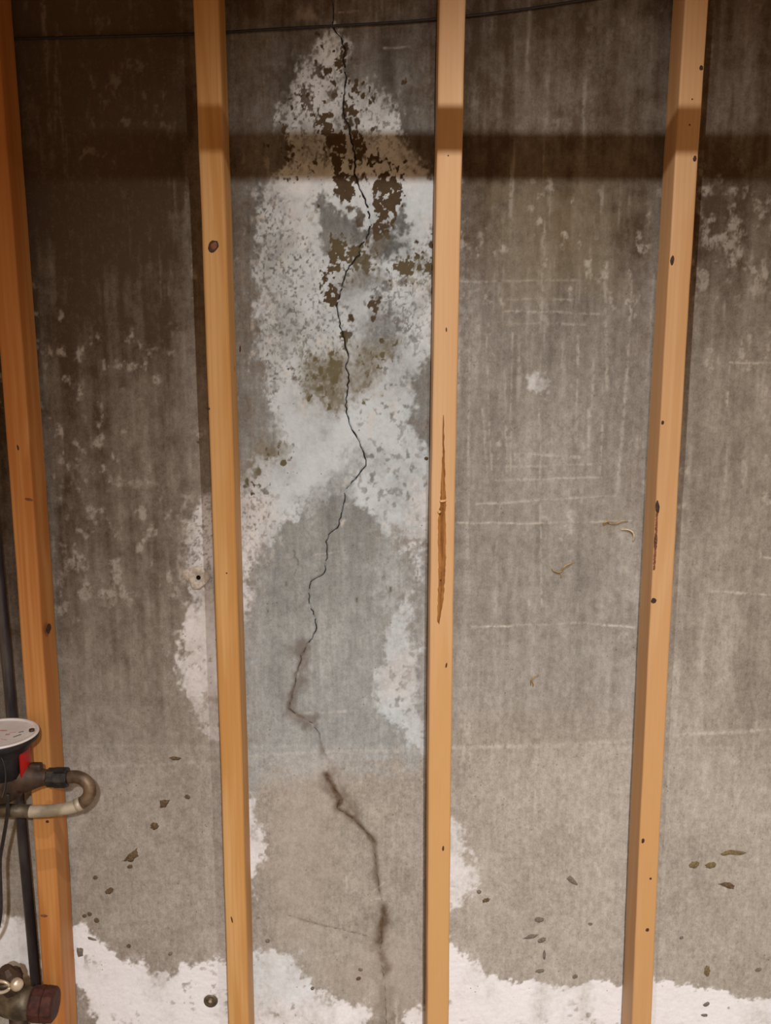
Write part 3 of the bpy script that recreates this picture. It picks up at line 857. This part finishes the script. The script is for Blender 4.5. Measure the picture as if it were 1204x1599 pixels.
muds = [([(187, 1346), (194, 1343), (200, 1334), (208, 1328), (214, 1325), (215, 1331), (218, 1337), (212, 1339), (207, 1346), (198, 1345)], M_MUD),
        (oval(203, 1353, 5, 3.5, -.2), M_MUD), (oval(171, 1391, 8, 5, -.5), M_MUD), (oval(149, 1370, 4, 4), M_MUD), (oval(241, 1290, 7, 6.5), M_MUD),
        ([(250, 1261), (250, 1250), (258, 1248), (266, 1249), (262, 1256), (259, 1261)], M_MUD), (oval(293, 1244, 5, 4, .3), M_MUD),
        ([(262, 1183), (272, 1181), (284, 1183), (280, 1187), (270, 1187)], M_MUD),
        (oval(140, 1427, 4, 3.5, .4), M_MUD), (oval(151, 1437, 5, 4, .5), M_MUD), (oval(132, 1430, 4, 3), M_MUD), (oval(201, 1477, 4, 3.5), M_MUD), (oval(266, 1489, 4, 3, -.6), M_MUDGREY),
        ([(136, 1462), (144, 1463), (152, 1468), (146, 1468), (138, 1466)], M_MUDGREY), ([(119, 1478), (131, 1480), (130, 1492), (122, 1496)], M_MUDGREY),
        ([(1125, 1333), (1130, 1329), (1142, 1327), (1156, 1329), (1169, 1332), (1156, 1335), (1140, 1334), (1128, 1336)], M_MUDOLIVE),
        (oval(1084, 1350, 9, 6, -.35), M_MUDOLIVE), (oval(1110, 1351, 10, 5.5, -.15), M_MUDOLIVE), ([(1120, 1380), (1130, 1377), (1140, 1378), (1148, 1383), (1146, 1388), (1136, 1388), (1128, 1383)], M_MUD),
        (oval(1104, 1516, 5, 10, .05), M_MUDOLIVE), (oval(1103, 1568, 6, 3.5, -.5), M_MUDGREY), (oval(1100, 1585, 6, 2.5), M_MUDGREY), (oval(1184, 1514, 6, 3, -.3), M_MUDGREY),
        (oval(1064, 1464, 4, 2.5, -.4), M_MUDGREY), (oval(759, 1406, 7, 3.5, -.3), M_MUD), (oval(748, 1393, 4, 3.5), M_MUDGREY), ([(884, 1372), (890, 1367), (896, 1371), (904, 1383), (898, 1382), (890, 1378)], M_MUDGREY),
        (oval(842, 1436, 8, 5), M_MUDGREY), ([(816, 1466), (828, 1458), (842, 1459), (836, 1464), (824, 1467)], M_MUDGREY), (oval(846, 1468, 8, 4, -.5), M_MUDGREY),
        (oval(898, 1525, 5, 3.5, -.5), M_MUDGREY), (oval(922, 1443, 4, 2.5), M_MUDGREY), (oval(843, 1516, 8, 3, -.1), M_MUDGREY), (oval(850, 1491, 2.5, 9), M_MUDGREY),
        (oval(418, 1469, 4, 3.5), M_MUDGREY), (oval(563, 1514, 4, 3), M_MUDGREY), (oval(560, 1528, 4.5, 3, -.4), M_MUD), (oval(488, 1543, 3.5, 3, -.5), M_MUDGREY),
        (oval(666, 716, 3.6, 3.2), M_MUD)]
for i, (p, m_) in enumerate(muds):
    blob_part('mud_splat', p, m_, 0.0022, 100 + i)

# mortar-rimmed form tie hole
hc = Vector((HOLE[0], YW, HOLE[1]))
bm = bmesh.new()
r_ = random.Random(3)
nseg = 26
prof = [(0.0040, -0.0008), (0.0052, -0.0022), (0.011, -0.0018), (0.0150, -0.0030), (0.0178, -0.0026), (0.0200, 0.0010)]
rings = []
for rad, y in prof:
    ring = []
    for k in range(nseg):
        t = 2 * math.pi * k / nseg
        rr = rad * (1 + (0.10 * math.sin(3 * t + 1) + r_.uniform(-.07, .07)) * (rad > 0.006))
        ring.append(bm.verts.new((hc.x + rr * math.cos(t), hc.y + y + r_.uniform(-.0006, .0006) * (rad > 0.006), hc.z + rr * math.sin(t) * 1.08)))
    rings.append(ring)
for A, B in zip(rings, rings[1:]):
    for k in range(nseg): bm.faces.new((A[k], A[(k + 1) % nseg], B[(k + 1) % nseg], B[k]))
from_bm('mortar_rim', bm, M_PLASTER, wall, True)
from_bm('hole_lining', lathe_bm([(0.0, 0.0042), (0.014, 0.0042), (0.014, 0.0)], (hc.x, hc.y - 0.0008, hc.z), (0, 1, 0), 18), M_CRACK, wall)
blob_part('mortar_lump', [(284, 893), (292, 889), (300, 892), (299, 902), (293, 908), (285, 904)], M_PLASTER, 0.003, 5)

# rusted form tie socket near the foot of the wall
tc_ = Vector((TIE[0], YW, TIE[1]))
bm = lathe_bm([(-0.0016, 0.0088), (-0.0026, 0.0105), (-0.0016, 0.0132), (0.001, 0.0142)], tc_, (0, 1, 0), 24)
from_bm('socket_rim', bm, M_BRASS, wall, True)
from_bm('rusty_socket', lathe_bm([(-0.0012, 0.0096), (0.0045, 0.0082), (0.006, 0.0)], tc_, (0, 1, 0), 20), M_MUD, wall)
from_bm('tie_rod_end', lathe_bm([(0.005, 0.0034), (-0.001, 0.0032), (-0.0018, 0.0)], tc_ + Vector((-0.001, 0, -0.001)), (0, 1, 0), 14), M_BRASSPALE, wall)
stroke_drip = [wxz(333, 1578), wxz(335, 1590), wxz(336, 1610)]

# ------------------------------------------------------------------ timber plates and studs
M_PLATE = wood_mat('plate_wood', (0.50, 0.30, 0.12), (0.38, 0.19, 0.06), 5.0)
bp = from_bm('bottom_plate', box_bm(wl + 0.02, wr - 0.02, YS, YS + SD, 0.0, 0.038, 0.002), M_PLATE)
tag(bp, 'flat timber bottom plate on the floor under all four studs', 'plate')
tp = from_bm('top_plate', box_bm(wl + 0.02, wr - 0.02, YS, YS + SD, CEIL_Z - 0.038, CEIL_Z, 0.002), M_PLATE)
tag(tp, 'flat timber top plate under the ceiling across all four studs', 'plate')
Z_LO, Z_HI = 0.038, CEIL_Z - 0.038


def stud(samples, mat, label, bev=0.004, seed=0):
    """samples: (photo row, left edge, right edge) of the front face; the board keeps its own slight lean and bow"""
    rows = sorted([(at((l + r) / 2, v, YS).z, at(l, v, YS).x, at(r, v, YS).x) for v, l, r in samples])
    zz = np.array([r[0] for r in rows]); cc = np.array([(r[1] + r[2]) / 2 for r in rows]); ww = np.array([r[2] - r[1] for r in rows])
    pc = np.polyfit(zz, cc, 2 if len(rows) > 2 else 1)
    W = float(np.mean(ww))
    rr = random.Random(seed)
    base = Vector((float(np.polyval(pc, Z_LO)), YS, Z_LO))
    n = 44
    prof = []
    b = bev
    for (sx, sy) in ((-1, -1), (1, -1), (1, 1), (-1, 1)):
        cxp, cyp = sx * (W / 2 - b), (b if sy < 0 else SD - b)
        a0 = {(-1, -1): math.pi, (1, -1): 1.5 * math.pi, (1, 1): 0, (-1, 1): 0.5 * math.pi}[(sx, sy)]
        for k in range(4):
            a = a0 + k / 3 * math.pi / 2
            prof.append((cxp + b * math.cos(a), cyp + b * math.sin(a)))
    bm = bmesh.new()
    rings = []
    for i in range(n + 1):
        z = Z_LO + (Z_HI - Z_LO) * i / n
        zc = min(max(z, zz[0] - 0.15), zz[-1] + 0.15)
        slope = 2 * pc[0] * zc + pc[1] if len(pc) == 3 else pc[0]
        x = float(np.polyval(pc, zc) + slope * (z - zc))
        dx = rr.uniform(-.0004, .0004)
        rings.append([bm.verts.new((x + dx + p[0] - base.x, p[1], z - base.z)) for p in prof])
    m = len(prof)
    for A, B in zip(rings, rings[1:]):
        for k in range(m): bm.faces.new((A[k], A[(k + 1) % m], B[(k + 1) % m], B[k]))
    bm.faces.new(rings[0][::-1]); bm.faces.new(rings[-1])
    me_ = bpy.data.meshes.new('wall_stud')
    bmesh.ops.recalc_face_normals(bm, faces=bm.faces)
    bm.to_mesh(me_); bm.free()
    o = bpy.data.objects.new('wall_stud', me_)
    me_.materials.append(mat)
    o.location = base
    COL.objects.link(o)
    tag(o, label, 'stud', 'upright studs against the concrete')
    return o


def face_disc(parent, name, u, v, a, b, mat, proud=0.0006, rot=0.0, side=False, seed=0, Y=None):
    """flush knot or nail mark on a stud face: a and b are half sizes in photograph pixels"""
    r = random.Random(seed)
    s = 1.0 / F_PX * 1.62
    p0 = at(u, v, YS if Y is None else Y)
    bm = bmesh.new()
    n = 14
    outer = []; inner = []
    for k in range(n):
        t = 2 * math.pi * k / n
        ca, sb = a * math.cos(t) * r.uniform(.85, 1.12), b * math.sin(t) * r.uniform(.9, 1.1)
        dx, dz = (ca * math.cos(rot) - sb * math.sin(rot)) * s, (ca * math.sin(rot) + sb * math.cos(rot)) * s
        outer.append((dx, dz)); inner.append((dx * .7, dz * .7))
    if side:      # on a side face: the mark's width runs along y
        ro = [bm.verts.new((p0.x, p0.y + d[0], p0.z + d[1])) for d in outer]
        ri = [bm.verts.new((p0.x - side * proud, p0.y + d[0], p0.z + d[1])) for d in inner]
    else:
        ro = [bm.verts.new((p0.x + d[0], p0.y + 0.0002, p0.z + d[1])) for d in outer]
        ri = [bm.verts.new((p0.x + d[0], p0.y - proud, p0.z + d[1])) for d in inner]
    for k in range(n): bm.faces.new((ro[k], ro[(k + 1) % n], ri[(k + 1) % n], ri[k]))
    bm.faces.new(ri)
    return from_bm(name, bm, mat, parent)


W1 = wood_mat('orange_stud_wood', (0.56, 0.265, 0.085), (0.44, 0.165, 0.040), 2.3, 0.9)
W2 = wood_mat('golden_stud_wood', (0.63, 0.375, 0.155), (0.52, 0.260, 0.075), 4.1, 0.9)
W3 = wood_mat('pale_stud_wood', (0.69, 0.445, 0.240), (0.61, 0.345, 0.145), 6.7, 0.5, (0.57, 0.315, 0.110, 0.75))
W4 = wood_mat('pinkish_stud_wood', (0.64, 0.400, 0.205), (0.56, 0.310, 0.130), 8.9, 0.7, (0.55, 0.305, 0.115, 0.5))

S1 = stud([(400, -13, 24), (800, 18, 54), (1150, 42, 75), (1599, 70, 101)], W1, 'orange-toned timber stud standing behind the water meter', 0.004, 1)
S2 = stud([(0, 300, 342), (400, 315, 353), (800, 331, 367), (1150, 343, 377), (1599, 356, 389)], W2,
          'golden timber stud with one oval knot, between the tie hole and the crack', 0.005, 2)
S3 = stud([(0, 687, 727), (400, 680, 718), (780, 672.5, 711), (1160, 668.5, 706), (1599, 667, 701)], W3, 'pale timber stud with a long torn brown streak in its face', 0.0035, 3)
S4 = stud([(0, 1070, 1106), (400, 1046, 1082), (800, 1022, 1056), (1200, 1005, 1037), (1599, 986, 1017)], W4,
          'pale leaning timber stud with dark pin knots along its inner edge', 0.003, 4)

kn = face_disc(S2, 'knot', 333, 385, 8.5, 11, M_KNOTDARK, 0.0004, -0.5, seed=1)
face_disc(kn, 'knot_heart', 334, 384, 5.2, 7, M_KNOT, 0.0010, -0.5, seed=2).parent = kn
for (o, u, v, a, b) in [(S4, 1095, 106, 3.0, 4), (S4, 1085, 248, 3.0, 5), (S4, 1050, 407, 3.0, 8), (S4, 1027, 792, 3.2, 11), (S4, 1021, 938, 4.5, 5), (S4, 1024, 845, 2.6, 14),
                        (S4, 1004, 1313, 3, 5), (S4, 1011, 1452, 3.6, 4), (S4, 1016, 1372, 2.4, 2.4), (S4, 1035, 660, 2.5, 3.5), (S4, 1081, 155, 1.4, 1.4), (S4, 1077, 195, 1.4, 1.4),
                        (S3, 697, 515, 1.2, 4), (S3, 697, 1039, 1.6, 5), (S3, 692, 1325, 2, 5), (S3, 700, 243, 1.3, 1.3),
                        (S2, 325, 638, 3, 2), (S2, 354, 895, 1.5, 1.5), (S2, 362, 1436, 1.4, 7), (S2, 375, 545, 1.5, 5), (S1, 28, 699, 1.6, 5), (S1, 45, 780, 7, 2.6),
                        (S1, 69, 1430, 7, 3), (S1, 74, 1283, 3, 3)]:
    face_disc(o, 'knot', u, v, a, b, M_KNOTDARK if a < 5 else M_KNOT, 0.0005, rng.uniform(-.2, .2), seed=int(u + v))
# dark knots on the visible side faces
p = at(1066, 26, YS)
face_disc(S4, 'knot', 1066.5, 26, 7, 6, M_KNOTDARK, 0.0006, 0, side=1, seed=8, Y=YS + 0.012)
face_disc(S1, 'knot', 76, 981, 12, 8, M_KNOTDARK, 0.0006, 0, side=-1, seed=9, Y=YS + 0.020)

# long torn streak on the pale stud
left = [(692, 648), (691, 700), (690, 730), (688, 765), (687, 790), (684, 800), (683, 835), (684, 880), (684, 905), (683, 935), (683, 970)]
right = [(693, 648), (694, 700), (695, 730), (696, 765), (697, 790), (696, 800), (697, 835), (697, 880), (695, 905), (693, 935), (686, 975)]


def strip_part(parent, name, L_, R_, mat, lift, seed):
    r = random.Random(seed)
    bm = bmesh.new()
    rows_ = []
    def lerp_edge(E, t):
        f = t * (len(E) - 1); i = min(int(f), len(E) - 2); g = f - i
        return (E[i][0] + (E[i + 1][0] - E[i][0]) * g, E[i][1] + (E[i + 1][1] - E[i][1]) * g)
    n = 60
    for i in range(n + 1):
        a = lerp_edge(L_, i / n); b = lerp_edge(R_, i / n)
        row = []
        for k in range(6):
            t = k / 5
            jx = r.uniform(-.7, .7) if k in (0, 5) else 0
            q = at(a[0] + (b[0] - a[0]) * t + jx, a[1] + (b[1] - a[1]) * t, YS)
            y = 0.0002 if k in (0, 5) else -lift * r.uniform(0.25, 1.0)
            row.append(bm.verts.new((q.x, q.y + y, q.z)))
        rows_.append(row)
    for A, B in zip(rows_, rows_[1:]):
        for k in range(5): bm.faces.new((A[k], A[k + 1], B[k + 1], B[k]))
    return from_bm(name, bm, mat, parent)


strip_part(S3, 'torn_streak', left, right, M_BARK, 0.0014, 12)
for (u, v, a, b) in [(691.5, 782, 6, 2.2), (686, 799, 3, 2.5)]:
    face_disc(S3, 'wood_sliver', u, v, a, b, M_SLIVER, 0.0035, 0.1, seed=int(v))
face_disc(S3, 'knot', 687, 801, 2, 2.5, M_KNOTDARK, 0.0030, 0, seed=4)
face_disc(S3, 'knot', 688, 906, 1.4, 1.6, M_KNOTDARK, 0.0022, 0, seed=5)
strip_part(S4, 'brown_streak', [(1024.5, 800), (1022, 850), (1020, 890)], [(1028, 800), (1026, 850), (1023, 890)], M_KNOT, 0.0008, 14)


# ------------------------------------------------------------------ cable behind the studs
cable_px = [(-120, 62), (-20, 62), (30, 60.5), (130, 58), (300, 53), (420, 46), (500, 41.5), (600, 36), (690, 29), (800, 17), (900, 2), (1000, -14), (1150, -40)]
path = smooth_path([at(u, v, YW - 0.0045) for u, v in cable_px], 8)
tag(from_bm('wall_cable', tube_bm(path, 0.0021, 10), M_CABLE, None, True), 'thin black cable running along the top of the wall behind the studs', 'cable')

# ------------------------------------------------------------------ root fibres stuck to the wall
def fibre(px_list, radii, label, mat=M_FIBRE, extra=None):
    o = None
    for k, (pts, r) in enumerate(zip(px_list, radii)):
        pp = smooth_path([at(u, v, YW - dy) for u, v, dy in pts], 5)
        n = len(pp)
        rs = [r * (0.45 + 0.55 * math.sin(math.pi * (i + .6) / (n + .2))) for i in range(n)]
        if o is None:
            o = from_bm('root_fibre', tube_bm(pp, rs, 7), mat, None, True)
        else:
            from_bm('fibre_branch', tube_bm(pp, rs, 7), mat, o, True)
    tag(o, label, 'root', 'dry root fibres stuck on the wall')
    return o


fibre([[(861, 888, .001), (866, 892, .003), (874, 894, .003), (878, 891, .001)], [(876, 893, .001), (879, 887, .004), (886, 882, .004), (894, 879, .001)], [(874, 894, .001), (877, 899, .002), (875, 902, .001)]],
      [.0013, .0015, .0010], 'forked brown root fibre stuck on bare concrete between the two pale studs')
fibre([[(942, 820, .001), (944, 816, .003), (949, 814, .004), (951, 817, .001)], [(950, 817, .001), (960, 818, .002), (970, 815, .002), (981, 814, .001)]],
      [.0020, .0009], 'tan frayed root fibre lying along a chalky form line', M_FIBRE)
fibre([[(970, 827, .001), (980, 827, .003), (988, 831, .005), (990, 838, .004), (988, 845, .001)]], [.0017], 'pale hooked root fibre hanging beside the leaning stud', M_FIBREPALE)
fibre([[(829, 1070, .001), (830, 1062, .004), (834, 1057, .004), (841, 1054, .001)], [(830, 1062, .001), (833, 1067, .003), (832, 1072, .001)]], [.0014, .0012],
      'small tan curl of root fibre low on the bare concrete')

# ------------------------------------------------------------------ water meter and plumbing
YM = 1.528
mc = at(-2, 1152, YM)
meter = empty('water_meter', (mc.x, YM, at(-2, 1250, YM).z))
tag(meter, 'water meter with black round register, white dial and bronze body beside the studs', 'water meter')
ppx = (at(100, 1200, YM) - at(0, 1200, YM)).x / 100       # metres per pixel there
R_D = 60 * ppx
zt = at(-2, 1148, YM).z
zb = at(0, 1203, YM).z
prof = [(zb - zt - 0.004, 0), (zb - zt - 0.004, R_D * .66), (-0.030, R_D * .70), (-0.012, R_D * .86), (-0.006, R_D * .99), (0.0, R_D), (0.003, R_D * .985), (0.003, R_D * .93), (0.0005, R_D * .93), (0.0005, 0)]
from_bm('register_housing', lathe_bm(prof, (mc.x, YM, zt), (0, 0, 1), 48), M_BLACK, meter, True)
dial = from_bm('dial', lathe_bm([(0.0006, R_D * .925), (0.0022, R_D * .925), (0.0024, R_D * .90), (0.0024, 0)], (mc.x, YM, zt), (0, 0, 1), 48), M_DIAL, meter)
from_bm('rim_ring', lathe_bm([(0.0020, R_D * 0.90), (0.0048, R_D * 0.92), (0.0048, R_D * .985), (0.002, R_D * 1.0)], (mc.x, YM, zt), (0, 0, 1), 48), M_DIAL, meter, True)


def dial_mark(u, v, du, dv, rot, mat, name='dial_mark'):
    q = at(u, v, YM)
    # the mark lies on the dial plane
    d = (RCAM @ Vector(((u - CX) / F_PX, (CY - v) / F_PX, -1.0)))
    t = (zt + 0.0026 - CAM.z) / d.z
    q = CAM + d * t
    bm = box_bm(-du / 2, du / 2, -dv / 2, dv / 2, 0, 0.0005)
    bmesh.ops.rotate(bm, verts=bm.verts, cent=(0, 0, 0), matrix=Matrix.Rotation(rot, 3, 'Z'))
    bmesh.ops.translate(bm, verts=bm.verts, vec=q)
    o = from_bm(name, bm, mat, dial)
    o.matrix_parent_inverse = Matrix.Identity(4)
    return o


bm = lathe_bm([(0.002, 0.0046), (0.0062, 0.0046), (0.0068, 0.0030), (0.0068, 0)], (mc.x + R_D * .80, YM + R_D * 0.18, zt), (0, 0, 1), 14)
from_bm('dial_screw', bm, M_BRONZE, meter, True)
for u, v, du, dv, rot, m_ in [(12, 1147, .007, .006, .2, M_DIALPINK), (27, 1149, .014, .0022, .9, M_DIALINK), (20, 1144, .010, .002, .2, M_DIALPINK), (6, 1155, .012, .0016, -.3, M_DIALPINK),
                              (33, 1143, .008, .0018, .5, M_DIALINK), (3, 1141, .016, .004, 0, M_DIALPINK)]:
    dial_mark(u, v, du, dv, rot, m_)

# bronze body: bulb under the register and a tapering outlet
body_c = at(-2, 1222, YM)
bm = lathe_bm([(-0.030, 0), (-0.030, 0.020), (-0.022, 0.033), (-0.006, 0.040), (0.014, 0.042), (0.026, 0.039), (0.030, 0.034), (0.030, 0)], (mc.x, YM, body_c.z), (0, 0, 1), 36)
from_bm('meter_body', bm, M_BRONZE, meter, True)
x_out = at(78, 1214, YM).x
zo = at(78, 1214, YM).z
bm = lathe_bm([(-0.050, 0.0), (-0.050, 0.027), (-0.030, 0.027), (-0.012, 0.0235), (0.004, 0.0165), (0.014, 0.0138), (0.020, 0.0135), (0.020, 0)], (x_out - 0.022, YM, zo), (1, 0, 0), 28)
from_bm('outlet_neck', bm, M_BRONZE, meter, True)
bm = box_bm(at(46, 1200, YM).x, at(66, 1200, YM).x, YM - 0.008, YM + 0.008, zo + 0.008, zo + 0.026, 0.004)
from_bm('outlet_lug', bm, M_BRONZE, meter, True)
# coupling nut: hexagonal with a collar
bm = lathe_bm([(0.0, 0.0), (0.0, 0.0135), (0.003, 0.0165), (0.018, 0.0165), (0.018, 0.0130), (0.018, 0)], (x_out - 0.006, YM, zo), (1, 0, 0), 6)
lathe_bm([(0.016, 0.0), (0.016, 0.0185), (0.034, 0.0185), (0.037, 0.0160), (0.037, 0.0)], (x_out - 0.006, YM, zo), (1, 0, 0), 8, bm)
from_bm('coupling_nut', bm, M_NUT, meter)
# red tag hanging against the register
r0 = R_D * .70
bm = bmesh.new()
cols = []
for k in range(7):
    a = math.radians(-28 + k * 9)
    wid = [(0.000, .0), (1, 0)]
    ztop = zt - 0.010; zbot = zb - 0.004 + 0.010 * (k / 6.0) * 0.3
    cols.append([bm.verts.new((mc.x + (r0 + 0.0035) * math.cos(a), YM + (r0 + 0.0035) * math.sin(a), z)) for z in (ztop, zbot)] +
                [bm.verts.new((mc.x + (r0 + 0.0005) * math.cos(a), YM + (r0 + 0.0005) * math.sin(a), z)) for z in (zbot, ztop)])
for A, B in zip(cols, cols[1:]):
    for k in range(4): bm.faces.new((A[k], A[(k + 1) % 4], B[(k + 1) % 4], B[k]))
bm.faces.new(cols[0]); bm.faces.new(cols[-1][::-1])
o = from_bm('seal_tag', bm, M_RED, meter)
o['label'] = 'bright red seal tag'
# signal wire on the register
wire = smooth_path([at(-6, 1176, YM - 0.045), at(2, 1183, YM - 0.046), at(7, 1196, YM - 0.047), at(9, 1212, YM - 0.047), at(7, 1232, YM - 0.047), at(3, 1246, YM - 0.046)], 6)
from_bm('seal_wire', tube_bm(wire, 0.0011, 6), M_STEEL, meter, True)

# return pipe: one metal, its dark reflection and lit run painted as two colours
bend = smooth_path([(x_out + 0.0312, YM, zo), at(118, 1213, YM), at(130, 1217, YM - .002), at(138.5, 1226, YM - .004), at(140, 1238, YM - .006), at(134, 1249, YM - .008), at(124, 1256, YM - .010)], 7)
pipe = empty('return_pipe', at(60, 1266, YM - 0.012))
tag(pipe, 'pale return pipe with a dark brown bend leaving the water meter', 'pipe')
from_bm('bend', tube_bm(bend, 0.0108, 18), M_ELBOW, pipe, True)
runp = smooth_path([at(128, 1253.5, YM - .009), at(118, 1258.5, YM - .011), at(104, 1262.5, YM - .012), at(70, 1266.5, YM - .012), at(30, 1267, YM - .012), at(-90, 1262, YM - .012)], 6)
from_bm('straight_run', tube_bm(runp, 0.0104, 18), M_PIPE, pipe, True)
from_bm('solder_joint', tube_bm([at(127, 1254, YM - .009), at(119, 1258, YM - .0105)], 0.0118, 18), M_PIPE, pipe, True)
ja = at(47, 1266.8, YM - .012); jb = at(-4, 1265, YM - .012)
from_bm('rusty_sleeve', tube_bm([ja, jb], 0.0112, 18), M_BRASS, pipe, True)

# dark steel riser next to the stud, down into the valve
YP = 1.645
r_lo = at(57, 1546, YP); r_hi = at(-6, 850, YP)
dvec = (r_hi - r_lo).normalized()
top = r_lo + dvec * ((CEIL_Z - r_lo.z) / dvec.z)
riser = from_bm('steel_riser', tube_bm([r_lo, r_lo.lerp(top, .3), r_lo.lerp(top, .6), top], 0.0095, 18), M_STEEL, None, True)
tag(riser, 'dark steel riser pipe beside the orange-toned stud, behind the water meter', 'pipe')

# old shut-off valve at the foot of the riser
YV = 1.56
vc = at(30, 1566, YV)
valve = empty('shutoff_valve', (vc.x, YV, at(30, 1599, YV).z))
tag(valve, 'old brass shut-off valve with red-brown rusty end cap below the riser pipe', 'valve')
s = (at(100, 1560, YV) - at(0, 1560, YV)).x / 100
bm = lathe_bm([(-34 * s, 0), (-34 * s, 15 * s), (-22 * s, 20 * s), (0, 26 * s), (14 * s, 25 * s), (22 * s, 20 * s), (22 * s, 0)], vc, (1, 0, 0.05), 28)
from_bm('valve_body', bm, M_BRASS, valve, True)
bm = lathe_bm([(20 * s, 0), (20 * s, 25 * s), (24 * s, 27 * s), (38 * s, 27 * s), (39 * s, 25.5 * s), (40.5 * s, 27 * s), (54 * s, 26 * s), (57 * s, 22 * s), (57 * s, 0)], vc, (1, 0, -0.06), 12)
from_bm('end_cap', bm, M_RUST, valve)
bm = lathe_bm([(0, 17 * s), (30 * s, 16 * s), (30 * s, 20 * s), (42 * s, 20 * s), (46 * s, 14 * s), (56 * s, 9 * s), (56 * s, 0)], (vc.x - 4 * s, vc.y + 0.004, vc.z + 8 * s), (-0.25, -0.1, 1), 10)
from_bm('bonnet', bm, M_BRONZE, valve)
pc_ = at(26, 1537, YV - 0.03)
from_bm('packing_nut', lathe_bm([(-7 * s, 0), (-7 * s, 8 * s), (-3 * s, 9.5 * s), (5 * s, 9.5 * s), (8 * s, 6 * s), (8 * s, 0)], pc_, (0.5, -0.8, .35), 18), M_BRASSPALE, valve, True)
hpath = [at(4 + 17 * math.cos(t) - 6, 1541 + 9 * math.sin(t), YV - 0.032) for t in np.linspace(0, 2 * math.pi, 19)]
from_bm('handwheel', tube_bm(hpath, 0.0032, 8), M_BRASSPALE, valve, True)
from_bm('handwheel_spoke', tube_bm([at(-18, 1541, YV - .032), at(4, 1540, YV - .034), at(24, 1538, YV - .03)], 0.0030, 8), M_BRASS, valve, True)
from_bm('lower_pipe', tube_bm([at(28, 1580, YV), Vector((at(28, 1590, YV).x, YV, 0.0))], 14 * s, 18), M_BRONZE, valve, True)
low = empty('drain_pipe', (at(53, 1600, YV + .066).x, YV + 0.066, 0.0))
tag(low, 'pale drain pipe stub rising from the floor under the rusty valve', 'pipe')
dx = at(53, 1600, YV + .066).x
from_bm('stub', lathe_bm([(0, 0.018), (at(53, 1588, YV + .066).z, 0.018), (at(53, 1583, YV + .066).z, 0.014), (at(53, 1583, YV + .066).z, 0)], (dx, YV + .066, 0), (0, 0, 1), 24), M_PIPE, low, True)

# black signal cable dropping from the meter
cab = smooth_path([at(12, 1240, YM - .05), at(12, 1262, YM - .045), at(10, 1282, YM - .03), at(5, 1312, YM - .01), at(0, 1345, YM), at(1, 1390, YM), at(1, 1425, YM), at(-5, 1455, YM), at(-22, 1478, YM), at(-60, 1492, YM)], 7)
tag(from_bm('signal_cable', tube_bm(cab, 0.0032, 8), M_CABLE, None, True), 'black signal cable dangling below the water meter', 'cable')

# ------------------------------------------------------------------ things above the frame: lamp and the pipe whose shadow crosses the studs
M_WHITE = simple_mat('white_porcelain', (0.7, 0.68, 0.64), (0.75, 0.73, 0.7), 20, 0.4, 0, 0)


def reflector_lamp(P, A, label):
    lamp = empty('ceiling_lamp', (P.x, P.y, CEIL_Z))
    tag(lamp, label, 'lamp')
    axis = (A - P).normalized()
    from_bm('socket', lathe_bm([(0, 0.05), (-0.02, 0.05), (-0.030, 0.03), (-0.035, 0.022), (-0.035, 0)], (P.x, P.y - .03, CEIL_Z), (0, 0, 1), 24), M_WHITE, lamp, True)
    from_bm('bulb_neck', tube_bm(smooth_path([(P.x, P.y - .03, CEIL_Z - .03), P - axis * 0.065 + Vector((0, -.005, .01)), P - axis * 0.06], 5), 0.016, 14), M_WHITE, lamp, True)
    from_bm('reflector', lathe_bm([(-0.07, 0.018), (-0.045, 0.034), (-0.012, 0.046), (-0.012, 0.044), (-0.045, 0.030), (-0.068, 0.0)], P, axis, 28), M_WHITE, lamp, True)


reflector_lamp(LAMP, AIM, 'reflector bulb in a ceiling socket close in front of the studs')
reflector_lamp(LAMP2, AIM2, 'added unseen fill lamp in a ceiling socket far back from the studs')  # fixture for the added fill lamp

# the pipe that throws the shadow band
p_hi = at(702, 166, YS); p_lo = at(702, 236, YS)
fpos = 0.44
a_ = p_hi.lerp(LAMP, fpos); b_ = p_lo.lerp(LAMP, fpos)
pcen = (a_ + b_) / 2
prad = (a_ - b_).length / 2
hang = from_bm('ceiling_pipe', tube_bm([(wl + .02, pcen.y, pcen.z), (-0.5, pcen.y, pcen.z), (0.5, pcen.y, pcen.z), (wr - .02, pcen.y, pcen.z)], prad, 28), M_STEEL, None, True)
tag(hang, 'horizontal steel pipe hung under the ceiling in front of the studs', 'pipe')
for x in (-1.3, 1.3):
    bm = box_bm(x - .012, x + .012, pcen.y - .0015, pcen.y + .0015, pcen.z + prad * .9, CEIL_Z)
    lathe_bm([(-.012, prad), (-.012, prad + .002), (.012, prad + .002), (.012, prad)], (x, pcen.y, pcen.z), (1, 0, 0), 28, bm)
    from_bm('pipe_hanger', bm, M_STEEL, hang)
